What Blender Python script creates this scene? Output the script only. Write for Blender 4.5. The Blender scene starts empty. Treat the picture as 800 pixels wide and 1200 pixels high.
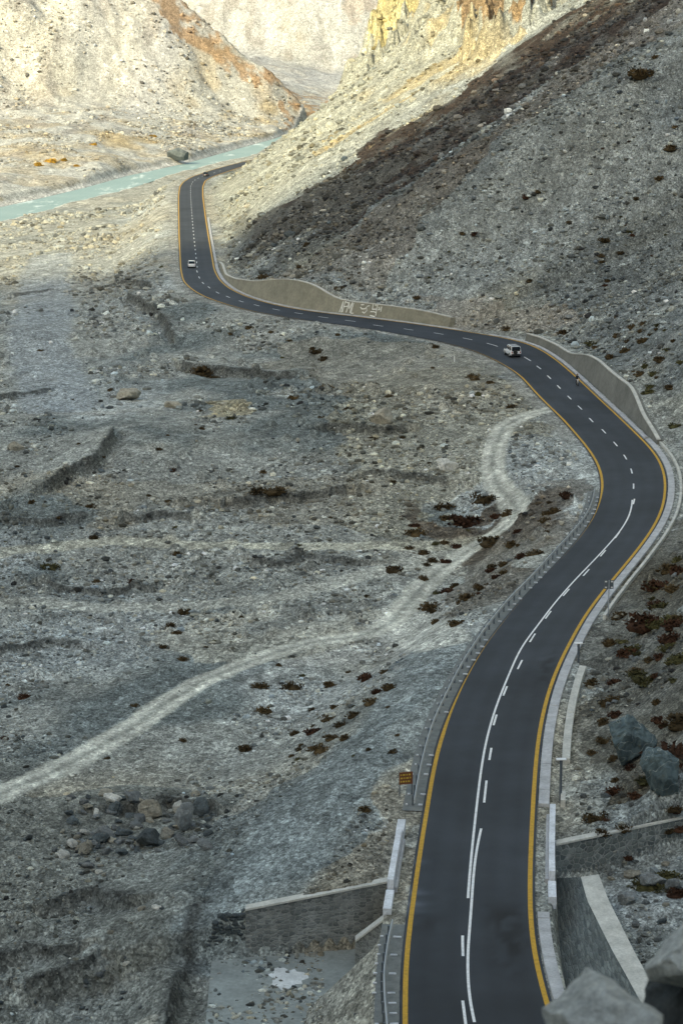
import bpy, math, random
import numpy as np
rng = np.random.default_rng(7); random.seed(7)
S = bpy.context.scene
COL = S.collection
# ------------------------------------------------------------------ camera
F = 2600.0; HCAM = 55.0; TH = math.atan(578 / F)
cam = bpy.data.cameras.new('camera'); camo = bpy.data.objects.new('camera', cam); COL.objects.link(camo)
camo.location = (0, 0, HCAM); camo.rotation_euler = (math.pi / 2 - TH, 0, 0)
cam.sensor_fit = 'VERTICAL'; cam.sensor_height = 36; cam.lens = F / 1200 * 36
cam.clip_start = 0.1; cam.clip_end = 20000
cam.dof.use_dof = True; cam.dof.focus_distance = 260; cam.dof.aperture_fstop = 8
S.camera = camo
# ------------------------------------------------------------------ world, sun, exposure
SUN_EL = math.radians(27); SUN_AZ = np.array([-0.50, -0.866])      # towards the sun, behind and left
w = bpy.data.worlds.new('World'); S.world = w; w.use_nodes = True
nt = w.node_tree; bg = nt.nodes['Background']
sky = nt.nodes.new('ShaderNodeTexSky'); sky.sky_type = 'NISHITA'; sky.sun_disc = False
sky.sun_elevation = SUN_EL; sky.sun_rotation = math.atan2(SUN_AZ[0], SUN_AZ[1])
sky.altitude = 800; sky.air_density = 1.0; sky.dust_density = 4.0; sky.ozone_density = 1.0
nt.links.new(sky.outputs[0], bg.inputs[0]); bg.inputs[1].default_value = 0.15
sl = bpy.data.lights.new('sun', 'SUN'); so = bpy.data.objects.new('sun', sl); COL.objects.link(so)
sl.energy = 2.0; sl.angle = math.radians(0.9); sl.color = (1.0, 0.93, 0.80)
from mathutils import Vector
sd = Vector((SUN_AZ[0] * math.cos(SUN_EL), SUN_AZ[1] * math.cos(SUN_EL), math.sin(SUN_EL)))
so.rotation_euler = sd.to_track_quat('Z', 'Y').to_euler()
S.view_settings.view_transform = 'Standard'; S.view_settings.look = 'None'; S.view_settings.gamma = 1
S.view_settings.use_curve_mapping = False
S.view_settings.exposure = 1.5
S.view_settings.use_white_balance = True; S.view_settings.white_balance_temperature = 8100; S.view_settings.white_balance_tint = -2
# ------------------------------------------------------------------ projection helpers (pixels of the 800x1200 photograph)
cT, sT = math.cos(TH), math.sin(TH)
def raydir(px, py):
    px = np.asarray(px, float); py = np.asarray(py, float)
    dx = (px - 400) / F; dv = -(py - 600) / F
    return dx, cT + dv * sT, -sT + dv * cT
def unp(px, py, z=0.):
    dx, dy, dz = raydir(px, py); t = (z - HCAM) / dz
    return dx * t, dy * t
def proj(x, y, z):
    v = z - HCAM
    dep = y * cT - v * sT; up = y * sT + v * cT
    return 400 + F * x / dep, 600 - F * up / dep
def sstep(a, b, x):
    t = np.clip((x - a) / (b - a), 0, 1); return t * t * (3 - 2 * t)
def gsm(a, k):
    n = int(k * 3); ker = np.exp(-0.5 * (np.arange(-n, n + 1) / k) ** 2); ker /= ker.sum()
    p = np.concatenate([2 * a[0] - a[n:0:-1], a, 2 * a[-1] - a[-2:-n - 2:-1]])
    return np.convolve(p, ker, 'valid')
# ------------------------------------------------------------------ noise
def hsh(i, j, s):
    i = i.astype(np.int64).astype(np.uint32); j = j.astype(np.int64).astype(np.uint32)
    h = i * np.uint32(374761393) + j * np.uint32(668265263) + np.uint32((s * 974634777) & 0xffffffff)
    h = (h ^ (h >> np.uint32(13))) * np.uint32(1274126177); h ^= h >> np.uint32(16)
    return h.astype(np.float64) / 4294967296.0
def vn(x, y, s=0):
    i = np.floor(x); j = np.floor(y); u = x - i; v = y - j
    u = u * u * u * (u * (u * 6 - 15) + 10); v = v * v * v * (v * (v * 6 - 15) + 10)
    a = hsh(i, j, s); b = hsh(i + 1, j, s); c = hsh(i, j + 1, s); d = hsh(i + 1, j + 1, s)
    return (a + (b - a) * u + (c - a) * v + (a - b - c + d) * u * v) * 2 - 1
def fbm(x, y, lam, oct=4, s=0, gain=.5):
    r = 0; a = 1.; f = 1 / lam
    for o in range(oct):
        c, sn = math.cos(o * 1.3 + s), math.sin(o * 1.3 + s)
        r = r + a * vn((x * c - y * sn) * f + 17.3 * o, (x * sn + y * c) * f - 9.1 * o, s * 13 + o); a *= gain; f *= 2.03
    return r
def worley(x, y, s=0):
    i0 = np.floor(x); j0 = np.floor(y); d1 = np.full(x.shape, 9.); cid = np.zeros(x.shape)
    for di in (-1, 0, 1):
        for dj in (-1, 0, 1):
            i = i0 + di; j = j0 + dj
            px = i + .15 + .7 * hsh(i, j, s); py = j + .15 + .7 * hsh(i, j, s + 1)
            d = (px - x) ** 2 + (py - y) ** 2
            m = d < d1; d1 = np.where(m, d, d1); cid = np.where(m, hsh(i, j, s + 2), cid)
    return np.sqrt(d1), cid
# ------------------------------------------------------------------ the road's edge lines
Lp = [(474.5,1198),(473.6,1168),(473.9,1138),(476,1111),(480.5,1081),(485,1048),(489,1018),(491.6,1000),(495.5,976),(501.5,940),(507.5,901),(515,868),(524,844),(534,821),(549,791),(570,755),(594,725),(615,699.5),(637,678),(659.8,654),(681.8,629),(698.3,604.5),(705,582.5),(706,563),(701,544),(688.5,524.8),(672.5,506),(657.5,489),(641,474),(625,457.5),(610,440),(600,433),(582.5,422.5),(560,412.5),(540,405.5),(520,401),(495,395.5),(470,391),(445,387),(410,381),(380,377.5),(350,374),(320,369),(290,363.5),(260,355),(239,347.5),(224,338.5),(215,329.5),(212,316),(211,298),(210,275),(209.6,252.5),(209.4,230),(210.7,218.8),(215,213),(224,207.5),(237,203),(248.5,199),(280,190.6),(302.5,186),(322.8,181.6)]
Rp = [(647,1198),(639.5,1177),(632,1150),(624.5,1120),(620.6,1090),(620,1054),(620.6,1018),(621,1000),(622.4,976),(624.2,940),(626.6,901),(629.6,868),(633.5,845),(640.5,815),(651,785),(666,755),(684,722),(702,698),(717.5,678.8),(734,659.5),(750.5,639),(767,615.5),(776.6,593.5),(779.4,571.5),(777.5,552),(771,537.5),(760,523),(742.5,506),(725,489),(707.5,473),(687.5,454),(670,437.5),(652.5,422.5),(632.5,409),(615,401.5),(600,397.5),(570,392.5),(540,387.5),(515,384),(482.5,379),(445,374.5),(410,370),(380,367),(350,363),(320,357),(290,348.5),(269,338.5),(257,328),(251,316),(248,298),(244,275),(240.6,252.5),(237.7,230),(237.6,219),(240.5,211.8),(249.5,206.8),(280,196.5),(302.5,191),(322.8,186.7)]
def densify(P, n=1600):
    P = np.array(P, float)
    x, y = unp(P[:, 0], P[:, 1]); t = np.concatenate([[0], np.cumsum(np.hypot(np.diff(x), np.diff(y)))])
    tt = np.linspace(0, t[-1], n)
    a = np.interp(tt, t, P[:, 0]); b = np.interp(tt, t, P[:, 1])
    x, y = unp(a, b); x = gsm(x, 7); y = gsm(y, 7)
    return x, y
lx, ly = densify(Lp); rx, ry = densify(Rp)
NS = 700
sel = np.linspace(0, 1599, NS).astype(int)
RX, RY = rx[sel], ry[sel]
idx = np.array([np.argmin((lx - a) ** 2 + (ly - b) ** 2) for a, b in zip(RX, RY)], float)
idx = np.maximum.accumulate(idx); idx = gsm(idx, 6)
idx = np.clip(idx, 0, 1599)
LX = np.interp(idx, np.arange(1600), lx); LY = np.interp(idx, np.arange(1600), ly)
# superelevation: tilt each section about its middle until the carriageway is 7.6 m wide
lpx, lpy = proj(LX, LY, 0.); rpx, rpy = proj(RX, RY, 0.)
bank = np.zeros(NS); best = np.full(NS, 1e9)
for b in np.linspace(-0.7, 0.9, 161):
    a0, a1 = unp(lpx, lpy, -b / 2); c0, c1 = unp(rpx, rpy, b / 2)
    e = np.abs(np.hypot(c0 - a0, c1 - a1) - 7.6) + 0.5 * abs(b)
    m = e < best; best = np.where(m, e, best); bank = np.where(m, b, bank)
bank = gsm(bank, 18)
LX, LY = unp(lpx, lpy, -bank / 2); RX, RY = unp(rpx, rpy, bank / 2)
LX, LY, RX, RY = [gsm(a, 2.5) for a in (LX, LY, RX, RY)]
LZ, RZ = -bank / 2, bank / 2
# extend toward the near side, out of the frame
def ext(L0, L1, n=30, step=1.0):
    d = (L0[0] - L0[6]) / 6; return None
PL = np.stack([LX, LY, LZ], 1); PR = np.stack([RX, RY, RZ], 1)
d = PL[0] - PL[5]; d[2] = 0; d /= np.linalg.norm(d); ang = math.atan2(d[1], d[0])
exL, exR = [], []
mid0 = (PL[0] + PR[0]) / 2; hw = np.linalg.norm((PR[0] - PL[0])[:2]) / 2
cur = mid0.copy()
for k in range(30):
    ang += 0.02; cur = cur + 1.2 * np.array([math.cos(ang), math.sin(ang), 0])
    n_ = np.array([-math.sin(ang), math.cos(ang), 0])
    exR.append(cur + n_ * hw + [0, 0, PR[0][2]]); exL.append(cur - n_ * hw + [0, 0, PL[0][2]])
PL = np.concatenate([np.array(exL)[::-1], PL]); PR = np.concatenate([np.array(exR)[::-1], PR])
NS = len(PL)
PC = (PL + PR) / 2
SLEN = np.concatenate([[0], np.cumsum(np.linalg.norm(np.diff(PC, axis=0), axis=1))])
TOT = SLEN[-1]
NV = PR - PL; NV[:, 2] = 0; WID = np.linalg.norm(NV, axis=1); NV /= WID[:, None]      # unit vector to the right
def rpt(s, off, side='C'):
    """point of the road surface: s metres along, off metres to the right of the chosen line"""
    s = np.asarray(s, float)
    base = {'L': PL, 'R': PR, 'C': PC}[side]
    p = np.stack([np.interp(s, SLEN, base[:, k]) for k in range(3)], -1)
    n = np.stack([np.interp(s, SLEN, NV[:, k]) for k in range(2)], -1)
    bz = np.interp(s, SLEN, (PR[:, 2] - PL[:, 2]) / WID)
    off = np.asarray(off, float) * np.ones_like(s)
    p[..., 0] += n[..., 0] * off; p[..., 1] += n[..., 1] * off
    if side == 'C': p[..., 2] += off * bz
    return p
_ss = np.arange(0, TOT, 0.25); _c = rpt(_ss, 0)
_us = np.linspace(-6, 6, 49)
_g = np.stack([rpt(_ss, u) for u in _us], 1); _gpx, _gpy = proj(_g[..., 0], _g[..., 1], _g[..., 2])
def su(px, py):
    """pixel -> (s, offset from centre) on the carriageway"""
    k = np.argmin((_gpx - px) ** 2 + (_gpy - py) ** 2); i, j = np.unravel_index(k, _gpx.shape)
    return _ss[i], _us[j]
def s_of(py_px, px=None):
    return su(px, py_px)[0]
# functions of the forward coordinate y
def mono(yv, xv):
    o = np.argsort(yv); return yv[o], xv[o]
yLs, xLs = mono(PL[:, 1], PL[:, 0]); yRs, xRs = mono(PR[:, 1], PR[:, 0])
_yL2, zLs = mono(PL[:, 1], PL[:, 2]); _yR2, zRs = mono(PR[:, 1], PR[:, 2])
YG = np.arange(0, 4200, 1.0)
ye = PR[-1, 1]
def footx(y, tail):
    return y
xRg = np.interp(YG, yRs, xRs); xLg = np.interp(YG, yLs, xLs)
xend = PR[-1, 0]; xendL = PL[-1, 0]
tailm = YG > ye
xRg = np.where(tailm, xend + (YG - ye) * 0.05 + np.maximum(0, YG - 1150) * 0.5, xRg)
tailL = YG > PL[-1, 1]
xLg = np.where(tailL, xendL + (YG - PL[-1, 1]) * 0.05 + np.maximum(0, YG - 1150) * 0.5 - 1.0, xLg)
bS = gsm(xRg, 14)
cosR = 1 / np.sqrt(1 + np.gradient(gsm(xRg, 3)) ** 2); cosL = 1 / np.sqrt(1 + np.gradient(gsm(xLg, 3)) ** 2)
def xR(y): return np.interp(y, YG, xRg)
def xL(y): return np.interp(y, YG, xLg)
# ------------------------------------------------------------------ retaining walls beside the road: heights solved from their top outline
def wall_profile(toppx, s0, s1, off, batter, n=60):
    T = np.array(toppx, float); ss = np.linspace(s0, s1, n); base = rpt(ss, off, 'R')
    nn = np.stack([np.interp(ss, SLEN, NV[:, k]) for k in range(2)], -1)
    hs = np.linspace(0.15, 8, 160); out = np.zeros(n)
    for i in range(n):
        X = base[i, 0] + nn[i, 0] * batter * hs; Y = base[i, 1] + nn[i, 1] * batter * hs; Z = base[i, 2] + hs
        a, b = proj(X, Y, Z); yt = np.interp(a, T[:, 0], T[:, 1])
        out[i] = hs[np.argmin(np.abs(b - yt))]
    return ss, out
WA_top = [(255,306),(260,310),(264,322),(275,327),(299,330),(329,327),(345,328),(362,332),(371,335),(380,341),(392,351),(410,353.5),(440,357),(452,358),(495,364),(515,369),(528,372.5)]
WB_top = [(606,391),(610,389.5),(630,395),(650,404),(667.5,415),(687.5,416),(700,422.5),(712.5,434),(727.5,446),(737.5,453),(744,466),(751,485),(762.5,503),(772,520)]
sA0 = su(527, 383)[0]; sA1 = su(253, 309)[0]
sB0 = su(764, 520)[0]; sB1 = su(610, 398)[0]
OFFW = 1.35; BAT = 0.30
sA, hA = wall_profile(WA_top, sA0, sA1, OFFW, BAT); sB, hB = wall_profile(WB_top, sB0, sB1, OFFW, BAT)
hA = np.clip(gsm(hA, 1.2), .3, 6.0); hB = np.clip(gsm(hB, 1.2), .3, 6)
hA[-4:] = np.minimum(hA[-4:], [2.2, 1.6, 1.0, .5])
wallh = np.zeros(len(YG))
for ss_, hh_ in ((sA, hA), (sB, hB)):
    pp = rpt(ss_, OFFW, 'R'); o = np.argsort(pp[:, 1])
    v = np.interp(YG, pp[o, 1], hh_[o], left=0, right=0); wallh = np.maximum(wallh, v)
# ------------------------------------------------------------------ river banks in plan
ZW = -18.0
nearb = np.array([(-90,277),(0,256),(50,245),(100,231),(150,219),(210,200.5),(250,191),(280,184.5),(320,174),(350,163),(375,152)], float)
farb = np.array([(-90,262),(0,243),(50,232),(100,220),(150,206),(220,191),(280,174),(320,163),(350,153),(375,146)], float)
nbx, nby = unp(nearb[:, 0], nearb[:, 1], ZW); fbx, fby = unp(farb[:, 0], farb[:, 1], ZW)
nby = nby - np.interp(nbx, [-110, -60, -20], [20, 10, 3])
nbx = np.r_[-900, nbx, 500]; nby = np.r_[nby[0] - 160, nby, nby[-1] + 500]
fbx = np.r_[-900, fbx, 500]; fby = np.r_[fby[0] - 140, fby, fby[-1] + 560]
def river_d(x, y):
    """signed: <0 inside; nearside positive u, farside positive v"""
    return np.interp(x, nbx, nby) - y, y - np.interp(x, fbx, fby)
# culvert wall lines
_a = unp(650, 1028, -2.0); _b = unp(800, 1003, -2.0)
RWa, RWb = np.array(_a), np.array(_b)
_a = unp(288, 1121, -4.5); LWa = np.array(_a); LWb = np.array(unp(457, 1033, 0.0))
def smax(a, b, k): 
    h = np.clip(.5 + .5 * (a - b) / k, 0, 1); return b + (a - b) * h + k * h * (1 - h)
crest_t = 1300.0
def base_height(x, y, fine=None):
    """ground height; fine = local mesh spacing (m) or None for no small relief"""
    x = np.asarray(x, float); y = np.asarray(y, float)
    yi = np.clip(y, 0, 4190)
    ldx = np.interp(yi, YG, xLg); rdx = np.interp(yi, YG, xRg)
    cl = np.interp(yi, YG, cosL); cr = np.interp(yi, YG, cosR)
    dl = (ldx - x) * cl; dr = (x - rdx) * cr                 # distance outside each yellow line
    zl = np.interp(yi, _yL2, zLs); zr = np.interp(yi, _yR2, zRs)
    n1 = fbm(x, y * .8, 46, 3, 1); n2 = fbm(x, y * .5, 13, 3, 2); n3 = fbm(x, y, 90, 2, 5)
    # ---- left side
    drop = np.interp(yi, [100, 125, 137, 150, 175, 215, 250, 285, 318, 345, 380, 430, 480, 520, 700, 800], [5.5, 5.5, 4.5, 5, 5.5, 6.5, 6.0, 3.4, 1.2, 1.6, 3, 3.5, 4.5, 6, 8, 9])
    wdt = np.interp(yi, [100, 137, 150, 175, 215, 260, 320, 380, 480, 560, 800], [14, 26, 26, 18, 13, 15, 34, 22, 20, 18, 16])
    plain = np.interp(yi, [100, 300, 500, 700, 860, 1000], [-1.2, -2.0, -4, -6.5, -9, -9])
    rampL = sstep(0, 1, np.clip((dl - 1.9) / wdt, 0, 1)) 
    zleft = zl - .10 - drop * rampL + plain * sstep(6, np.interp(yi, [780, 880], [90, 26]), dl) + (n1 * .9 * sstep(8, 40, dl) + n2 * .24 * sstep(2.5, 12, dl))
    # ---- right mountain
    wh = np.interp(yi, YG, wallh)
    bs = np.interp(yi, YG, bS)
    slope = np.interp(yi, [0, 130, 200, 300, 420, 520, 700, 900, 1020, 1150, 1500], [.55, .5, .66, .66, .60, .66, .64, .80, 1.75, 2.3, 1.6])
    wb_ = OFFW + BAT * wh
    q = dr - wb_ - .75 - np.interp(yi, [730, 780, 880, 960], [0, 6, 6, 0])
    up = np.where(q > 0, wh + np.clip(q, 0, None) * slope * sstep(0, 9, q) , 0)
    far_ = np.clip(x - bs - 6, 0, None) * slope
    blend = sstep(12, 45, dr)
    zright = zr - .10 + wh * sstep(wb_ + .30, wb_ + .70, dr) + np.where(q > 0, q * slope * (.35 + .65 * sstep(0, 10, q)), 0) * (1 - blend) + (far_ + wh * .6) * blend
    # relief of the mountain side: ribs running down the fall line
    rib = fbm(y * 1.0 + x * .15, x * .18, 30, 4, 9); rib2 = fbm(y * 1.0 + x * .25, x * .22, 9, 3, 11)
    ampR = sstep(3, 30, dr)
    zright = zright + ampR * (rib * 2.6 + rib2 * .6) + sstep(2.2, 8, dr) * n2 * .35
    zright = zright - 17.5 * sstep(ye + 10, ye + 130, y)
    rough = np.exp(-((y - 1080) / 170) ** 2) * ampR
    zright = zright + rough * (np.abs(fbm(x, y, 26, 4, 15)) * 26 - 6)
    # crag on the skyline of the near slope
    cr2 = sstep(.02, .25, fbm(x * .9, y, 60, 2, 21)) * sstep(40, 70, zright) * sstep(520, 640, y)
    zright = zright + cr2 * (7 + 5 * fbm(x, y, 12, 3, 22))
    # gully upstream of the culvert
    tw = np.clip((x - RWa[0]) / (RWb[0] - RWa[0]), -.2, 3); yw = RWa[1] + tw * (RWb[1] - RWa[1])
    ing = (1 - sstep(-.05, .25, y - yw)) * sstep(1.3, 2.0, dr) * sstep(96, 104, y)
    zg = -2.15 + .10 * np.clip(x - 17, 0, None) ** 1.15 + n2 * .12
    zbeh = np.clip(-0.15 + .28 * np.clip(x - 15, 0, None), None, 60)
    zright = np.where((y > yw) & (y < yw + 14) & (dr > 1.3), np.minimum(zright, zbeh + (y - yw) * .35 + np.clip(x-22,0,None)*.4 + .35*sstep(1,8,y-yw)*n2), zright)
    zright = zright * (1 - ing) + zg * ing
    # outlet on the left
    ywl = LWa[1] + np.clip((x - LWa[0]) / (LWb[0] - LWa[0]), -4, 1.2) * (LWb[1] - LWa[1])
    inl = (1 - sstep(-.05, .25, y - ywl)) * sstep(1.7, 2.2, dl) * sstep(80, 95, y) * sstep(-16, -9.5, x)
    bankz = -.15 - 1.0 * np.clip(dl - 1.8, 0, None) - sstep(126.5, 131, y) * 5.0
    zo = np.maximum(-4.56 + 0 * x, bankz)
    zleft = zleft * (1 - inl) + zo * inl
    hole = sstep(-.05, .25, ywl - y) * (1 - sstep(-13.5, -9.6, x)) * sstep(-26, -15, x)
    zleft = zleft - hole * 1.4
    mid = np.clip((x - ldx) / np.maximum(rdx - ldx, .1), 0, 1)
    zroad = zl * (1 - mid) + zr * mid - .13
    z = np.where(x < ldx, zleft, np.where(x > rdx, zright, zroad))
    # ---- river bed and the ground beyond
    u, v = river_d(x, y)
    bankn = ZW + .25 + np.clip(u, 0, None) * .03 + np.clip(u - 14, 0, None) * np.interp(yi, [780, 900], [.09, .015])
    z = np.where((dl > 2.5), np.minimum(z, np.maximum(bankn + n2 * .5, ZW - 1.5)), z)
    fu = np.clip(v, 0, None)
    zfar = ZW + .3 + 2.6 * sstep(2, 26, fu) + fu * .028 + sstep(4, 60, fu) * (n1 * 2.0 + n2 * 1.0)
    # fan hillside, its right flank, and the mountain behind
    gul = np.sqrt(fbm(x + y * .4 + 25 * fbm(x, y, 80, 3, 36), y * .25, 100, 4, 31) ** 2 + .02); gul2 = fbm(x * 1.0, y * .2, 26, 3, 33)
    p1 = .60 * (y - 1440 - .75 * (x + 120)) - 10 * gul + 2.5 * gul2
    p2 = 1.17 * (-(x + 14.5) - .6 * (y - 1520)) + 5 * gul2
    fan = -6 + np.minimum(p1, p2)
    p3 = -8 + .66 * (y - 2230 - .35 * np.abs(x)) - 26 * np.sqrt(fbm(x - y * .3 + 30 * fbm(x, y, 120, 3, 37), y * .25, 200, 4, 35) ** 2 + .02) + 3 * gul2
    hill = np.maximum(fan, p3)
    zfar = smax(zfar, np.minimum(hill, 620), 16.0)
    onfar = sstep(0, 2, v)
    inr = sstep(-3, 0, -np.maximum(-u, -u)) * 0
    riv = (u < 0) & (v < 0)
    zriv = ZW - np.minimum(1.6, .25 * np.minimum(-u, -v))
    zz = np.where(v > 0, zfar, np.where(riv, zriv, z))
    rightside = (x > rdx)
    z = np.where(rightside, np.maximum(zright, np.where(v > 0, zfar, -99)), zz)
    z = np.where((x <= rdx) & (dl < 2.5) & (u < 0), zroad, z)
    # ---- the crag the camera stands on
    r = np.hypot(x * .8, y)
    crag = 53.2 - .56 * r + np.where(y < 0, -y * .25, 0) + fbm(x, y, 14, 3, 41) * np.clip(r / 20, 0, 1) * 1.6
    z = np.where(y < 96, np.maximum(z, np.clip(crag, -60, 80)), z)
    # ---- the mountain behind the camera, whose shadow fills the foreground
    a = -(x * -SUN_AZ[1] + y * SUN_AZ[0])                 # along the crest
    bq = x * SUN_AZ[0] + y * SUN_AZ[1]                    # towards the sun
    ct = np.interp(a, CR_A, CR_B); chh = np.interp(a, CR_A, CR_H)
    zm = chh - .80 * np.abs(bq - ct) + fbm(x, y, 160, 3, 51) * np.clip(np.abs(bq - ct) - 12, 0, 120) / 120 * 26
    z = np.where(y < 60, np.maximum(z, zm), z)
    if fine is not None:
        patch = .22 + 1.1 * sstep(-.05, .45, fbm(x, y * .5, 20, 3, 65)); patch = np.where(rightside, .35 + .65 * patch, patch); patch = np.where(v > 0, .6, patch)
        ond = np.where(x < ldx, sstep(1.6, 3.2, dl), np.where(x > rdx, sstep(2.0, 3.5, dr), 0)) * np.where(riv, 0, 1)
        for lam, amp, s_ in ((4.5, .15, 61), (1.9, .085, 62), (.85, .045, 63), (.4, .022, 64)):
            att = np.clip((lam / fine - 2.0) / 2.5, 0, 1)
            amp_ = patch * amp * (1 + 1.3 * (v > 30) + .8 * rightside * sstep(3, 20, dr))
            if att.max() > 0: z = z + ond * SM(x, y) * att * amp_ * vn(x / lam + s_, y * .75 / lam, s_)
        for lam, s_ in ((3.2, 71), (1.7, 73), (.9, 75)):
            att = np.clip((lam / fine - 3.0) / 3, 0, 1)
            if att.max() > 0:
                d_, c_ = worley(x / lam, y * .7 / lam, s_)
                rock = sstep(0, .40, .42 - d_) * .28 * (c_ > .66) * (.5 + c_)
                z = z + ond * SM(x, y) * att * lam * .55 * rock * patch
    return z
SM = lambda x, y: 1.0
# crest of the shading mountain: the shadow edge seen in the picture, carried back along the sunbeams
CR_A = np.array([-3000, 3000.]); CR_B = np.array([9000, 9000.]); CR_H = np.array([-500, -500.])
def raycast(px, py, fine=None):
    px = np.atleast_1d(np.asarray(px, float)); py = np.atleast_1d(np.asarray(py, float))
    dx, dy, dz = raydir(px, py)
    t = 100 * np.exp(np.linspace(0, math.log(36), 1400))
    X = dx[:, None] * t; Y = dy[:, None] * t; Z = HCAM + dz[:, None] * t
    hit = Z < base_height(X, Y)
    k = np.argmax(hit, 1); k = np.where(hit.any(1), np.maximum(k, 1), 1399)
    lo = t[k - 1]; hi = t[k]
    for _ in range(12):
        m = (lo + hi) / 2; b = HCAM + dz * m < base_height(dx * m, dy * m); hi = np.where(b, m, hi); lo = np.where(b, lo, m)
    return dx * hi, dy * hi, HCAM + dz * hi
shpx = [(-60,352),(0,345),(100,325),(190,300),(250,288),(290,262),(345,238),(400,205),(450,180),(500,150),(560,108),(600,82),(650,40),(700,2)]
sx, sy, sz = raycast([p[0] for p in shpx], [p[1] for p in shpx])
tanE = math.tan(SUN_EL)
ca = -(sx * -SUN_AZ[1] + sy * SUN_AZ[0]); cb = sx * SUN_AZ[0] + sy * SUN_AZ[1]
o = np.argsort(ca); ca, cb, czz = ca[o], cb[o], sz[o]
print('shadow pts', np.round(ca), np.round(cb), np.round(czz))
CB0 = 900.0                                             # crest runs 900 m sunward of the camera
ch = czz + (CB0 - cb) * tanE
CR_A = np.r_[-6000, ca[0] - 900, ca[0] - 250, ca, ca[-1] + 250, ca[-1] + 900, 6000]
CR_H = np.r_[300, ch[0] * .8, ch[0], ch, ch[-1] + 60, ch[-1] + 40, 300]
CR_B = np.full(len(CR_A), CB0)
print('crest', np.round(CR_A), np.round(CR_H))
# ------------------------------------------------------------------ mesh helpers
def link(o, parent=None):
    COL.objects.link(o)
    if parent is not None: o.parent = parent
    return o
def mesh_obj(name, V, Fc, mat=None, parent=None, smooth=False, cols=None):
    me = bpy.data.meshes.new(name)
    V = np.asarray(V, np.float32)
    if isinstance(Fc, np.ndarray):
        k = Fc.shape[1]; n = len(Fc)
        me.vertices.add(len(V)); me.vertices.foreach_set('co', V.ravel())
        me.loops.add(n * k); me.loops.foreach_set('vertex_index', Fc.astype(np.int32).ravel())
        me.polygons.add(n); me.polygons.foreach_set('loop_start', (np.arange(n) * k).astype(np.int32))
        me.update(calc_edges=True)
    else:
        me.from_pydata([tuple(map(float, v)) for v in V], [], Fc); me.update()
    if cols is not None:
        a = me.attributes.new('Col', 'FLOAT_COLOR', 'POINT'); c4 = np.ones((len(V), 4), np.float32); c4[:, :3] = cols
        a.data.foreach_set('color', c4.ravel())
    me.polygons.foreach_set('use_smooth', np.full(len(me.polygons), bool(smooth)))
    if mat: me.materials.append(mat)
    o = bpy.data.objects.new(name, me); return link(o, parent)
def tag(o, label=None, cat=None, group=None, kind=None):
    if label: o['label'] = label
    if cat: o['category'] = cat
    if group: o['group'] = group
    if kind: o['kind'] = kind
    return o
def empty(name, loc, rz=0, label=None, cat=None, group=None):
    o = bpy.data.objects.new(name, None); o.location = loc; o.rotation_euler = (0, 0, rz); COL.objects.link(o)
    o.empty_display_size = .2
    return tag(o, label, cat, group)
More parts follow.
